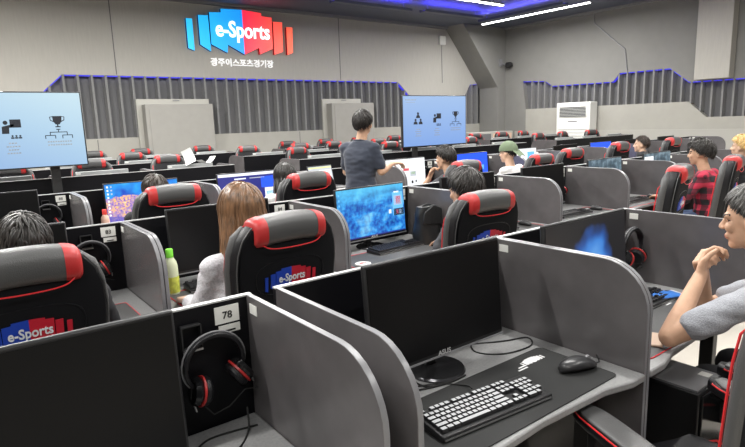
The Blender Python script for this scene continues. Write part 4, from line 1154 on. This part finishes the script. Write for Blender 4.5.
        for q in range(ns+1):
            pts.append(MH @ (V(p.x, p.y, p.z)))
            if not fall:
                tan = (cur-crown); tan = tan-cur*tan.dot(cur)
                tan = tan.normalized() if tan.length > .05 else V(jit.x, jit.y, 0).normalized()
                if style in ('long', 'mid'): tan = (tan*.5+V(cur.x*.6, cur.y*.6, -1)*.8); tan -= cur*tan.dot(cur)
                tan = (tan+jit*.6); tan = tan-cur*tan.dot(cur)
                if tan.length < 1e-4: break
                tan.normalize(); cur = (cur+tan*st/.1).normalized(); g = lift+.004*q if style != 'messy' else lift+.022*q*rnd.random()
                p = V(cur.x*rx*g, -.012+cur.y*ry*g, cz+cur.z*rz_*g)
                if style in ('long', 'mid') and cur.z < -.12 : fall = True; fx = rnd.uniform(-.004, .004)
                if style in ('short', 'messy') and cur.z < thr(cur)-.12: pts.append(MH @ p); break
                if style in ('long', 'mid') and cur.y > .55 and cur.z < .45: break
            else:
                p = p+V(fx+p.x*.02, -.004 if p.z > -.25 else -.001, -st)
        if len(pts) < 3: continue
        r0 = rnd.uniform(.0028, .0055) if style != 'long' else rnd.uniform(.005, .009)
        rs = [r0*(.75+.5*math.sin(PI*min(1, (k_+1)/len(pts))))*(1 if k_ < len(pts)-2 else (.6 if k_ == len(pts)-2 else .12)) for k_ in range(len(pts))]
        hb.tube(pts, rs, 5)
    hb.build('hair', hair, t, smooth=80)
    if cap:
        b = MB(); rr = []
        for i in range(9):
            e = R(-4+94*i/8); c = max(math.cos(e), .01)
            rr.append([MH @ V(.097*c*math.cos(2*PI*k/24), -.012+.118*c*math.sin(2*PI*k/24), .035+.112*math.sin(e)) for k in range(24)])
        b.loft(rr)
        cp = b.build('cap', 'cap_green', t, smooth=60)
        b = MB(); rr = []
        for i in range(6):
            a = i/5; rr.append([MH @ V(x*.085*(1-.35*a*a), -.115-.085*a+.02*(1-abs(x)), .045-.075*a-.02*x*x+dz) for x, dz in ((-1, 0), (-.5, 0), (0, 0), (.5, 0), (1, 0), (1, -.005), (.5, -.005), (0, -.005), (-.5, -.005), (-1, -.005))])
        b.loft(rr); b.build('cap_brim', 'cap_green', cp)
    if glasses:
        b = MB()
        for sx in (-1, 1):
            b.tube([MH @ V(sx*.034+.021*math.cos(a), .093, .004+.017*math.sin(a)) for a in [2*PI*k/16 for k in range(16)]], .0018, 5, closed=True)
            b.tube([MH @ V(sx*.055, .09, .008), MH @ V(sx*.082, .02, .006), MH @ V(sx*.084, -.01, .0)], .0015, 5)
        b.tube([MH @ V(-.013, .094, .006), MH @ V(.013, .094, .006)], .0015, 5); b.build('glasses', 'steel', t)
    return t
# standing man
person('standing man in a dark navy shirt with rolled sleeves, seen from behind', (3.22, 4.40, 0), R(-66), 'navy', 'dark_cloth', 'hair_black', 'short', standing=True, voxel=.008,
       head=(.02, .055, 1.605), hyaw=6, nlock=300, sleeve='short', puff=1.12,
       J=dict(shL=(-.16, .01, 1.375), shR=(.16, .01, 1.375), elL=(-.20, .07, 1.14), wrL=(-.14, .29, 1.16), elR=(.21, .04, 1.15), wrR=(.215, .27, 1.21)), hands={'L': ((.3, 1, .1), (0, 0, -1), .3), 'R': ((.5, 1, .0), (0, 0, -1), .45)})
# second row
person('black-haired gamer at the left edge, only the hair showing above the chair', (.22, 2.30, 0), 0, 'dark_cloth', hair='hair_black', head=(-.02, .10, 1.20), hpitch=-14, nlock=420, puff=1.06)
person('woman with long brown hair and a white lace top', (1.06, 2.36, 0), R(8), 'lace', 'jeans', 'hair_brown', 'long', 'skin_pale', sleeve='long', head=(.02, .06, 1.225), hpitch=-6, nlock=620, puff=1.12,
       J=dict(shL=(-.155, .03, 1.0), shR=(.155, .03, 1.0), elL=(-.19, .12, .80), wrL=(-.14, .34, .78)))
person('black-haired gamer facing the blue mountain monitor', (2.60, 2.32, 0), R(2), 'charcoal_cloth', hair='hair_black', head=(-.02, .10, 1.175), hpitch=-10, nlock=520, puff=1.24, J=dict(elL=(-.235, .14, .78), wrL=(-.03, .30, .775)))
person('man with messy black hair in a red and black plaid shirt, seen from the side', (5.98, 2.32, 0), R(8), 'plaid', 'jeans', 'hair_black', 'messy', 'skin', sleeve='long', head=(0, .12, 1.215), hyaw=4, hpitch=-6, nlock=420, puff=1.16)
person('person with blond hair at the right edge', (7.35, 2.50, 0), R(4), 'dark_cloth', hair='hair_blond', style='messy', skin='skin_pale', head=(0, .06, 1.20), nlock=260, puff=1.12)
# third row
person('dark-haired gamer in front of the coral reef monitor', (1.20, 4.10, 0), 0, 'dark_cloth', hair='hair_dark', head=(0, .08, 1.165), hpitch=-10, nlock=200, puff=1.08)
person('person with dark bobbed hair in front of the dark blue web page monitor', (2.34, 4.20, 0), 0, 'white_cloth', hair='hair_black', style='mid', head=(-.02, .08, 1.17), hpitch=-10, nlock=260, puff=1.08)
person('young man in a dark T-shirt resting his chin on his hand', (4.40, 4.25, 0), R(14), 'charcoal_cloth', hair='hair_black', head=(-.02, .13, 1.205), hyaw=4, hpitch=-6, nlock=280, puff=1.16,
       J=dict(elL=(-.14, .42, .79), wrL=(-.07, .30, 1.00), neck=(0, .07, 1.04)), hands={'L': ((.35, -.25, 1), (0, -1, -.2), .8)})
person('person in a green cap, glasses and white T-shirt', (5.42, 4.27, 0), R(10), 'white_cloth', hair='hair_black', head=(0, .10, 1.205), hpitch=-4, skin='skin_pale', cap=True, glasses=True, nlock=120)
person('brown-haired person on the right, face turned to the screens', (8.55, 4.26, 0), R(18), 'dark_cloth', hair='hair_dark', skin='skin_pale', head=(0, .08, 1.15), hyaw=10, nlock=160, puff=1.1)
# foreground man
person('grey-haired man in a light grey short-sleeved shirt, hands clasped at his chin', (2.50, .46, 0), 0, 'grey_shirt', 'dark_cloth', 'hair_grey', 'short', 'skin', voxel=.0055, sleeve='short',
       head=(-.12, .31, 1.215), hyaw=6, hpitch=-8, nlock=900, puff=1.05,
       J=dict(chest=(-.03, .13, .87), neck=(-.08, .22, 1.045), shL=(-.25, .19, .985), shR=(.12, .19, .985), elL=(-.42, .45, .79), elR=(-.02, .50, .79), wrL=(-.225, .435, .995), wrR=(-.115, .475, .99)),
       hands={'L': ((.55, .05, .75), (.3, -1, .2), .85), 'R': ((-.65, -.1, .7), (-.3, -1, .1), .85)})

# ------------------------------------------------------------------ world, camera
w = bpy.data.worlds.new('World'); SC.world = w; w.use_nodes = True
w.node_tree.nodes['Background'].inputs[0].default_value = (.5, .52, .6, 1); w.node_tree.nodes['Background'].inputs[1].default_value = .05
yaw, pit, rol = R(37.2614), R(10.269), R(-1.8886)
fwd = V(math.sin(yaw)*math.cos(pit), math.cos(yaw)*math.cos(pit), -math.sin(pit)); rt = V(math.cos(yaw), -math.sin(yaw), 0); upv = rt.cross(fwd)
r2 = rt*math.cos(rol)+upv*math.sin(rol); u2 = -rt*math.sin(rol)+upv*math.cos(rol)
cd = bpy.data.cameras.new('Camera'); cam = bpy.data.objects.new('Camera', cd); COL.objects.link(cam)
M = Matrix((r2, u2, -fwd)).transposed().to_4x4(); M.translation = V(0, 0, 1.62); cam.matrix_world = M
cd.sensor_width = 36; cd.lens = 557.665/745*36; cd.clip_start = .05
SC.camera = cam
SC.view_settings.view_transform = 'Standard'; SC.view_settings.look = 'None'; SC.view_settings.gamma = 1; SC.view_settings.exposure = .5
SC.cycles.use_denoising = True
SC.cycles.max_bounces = 6
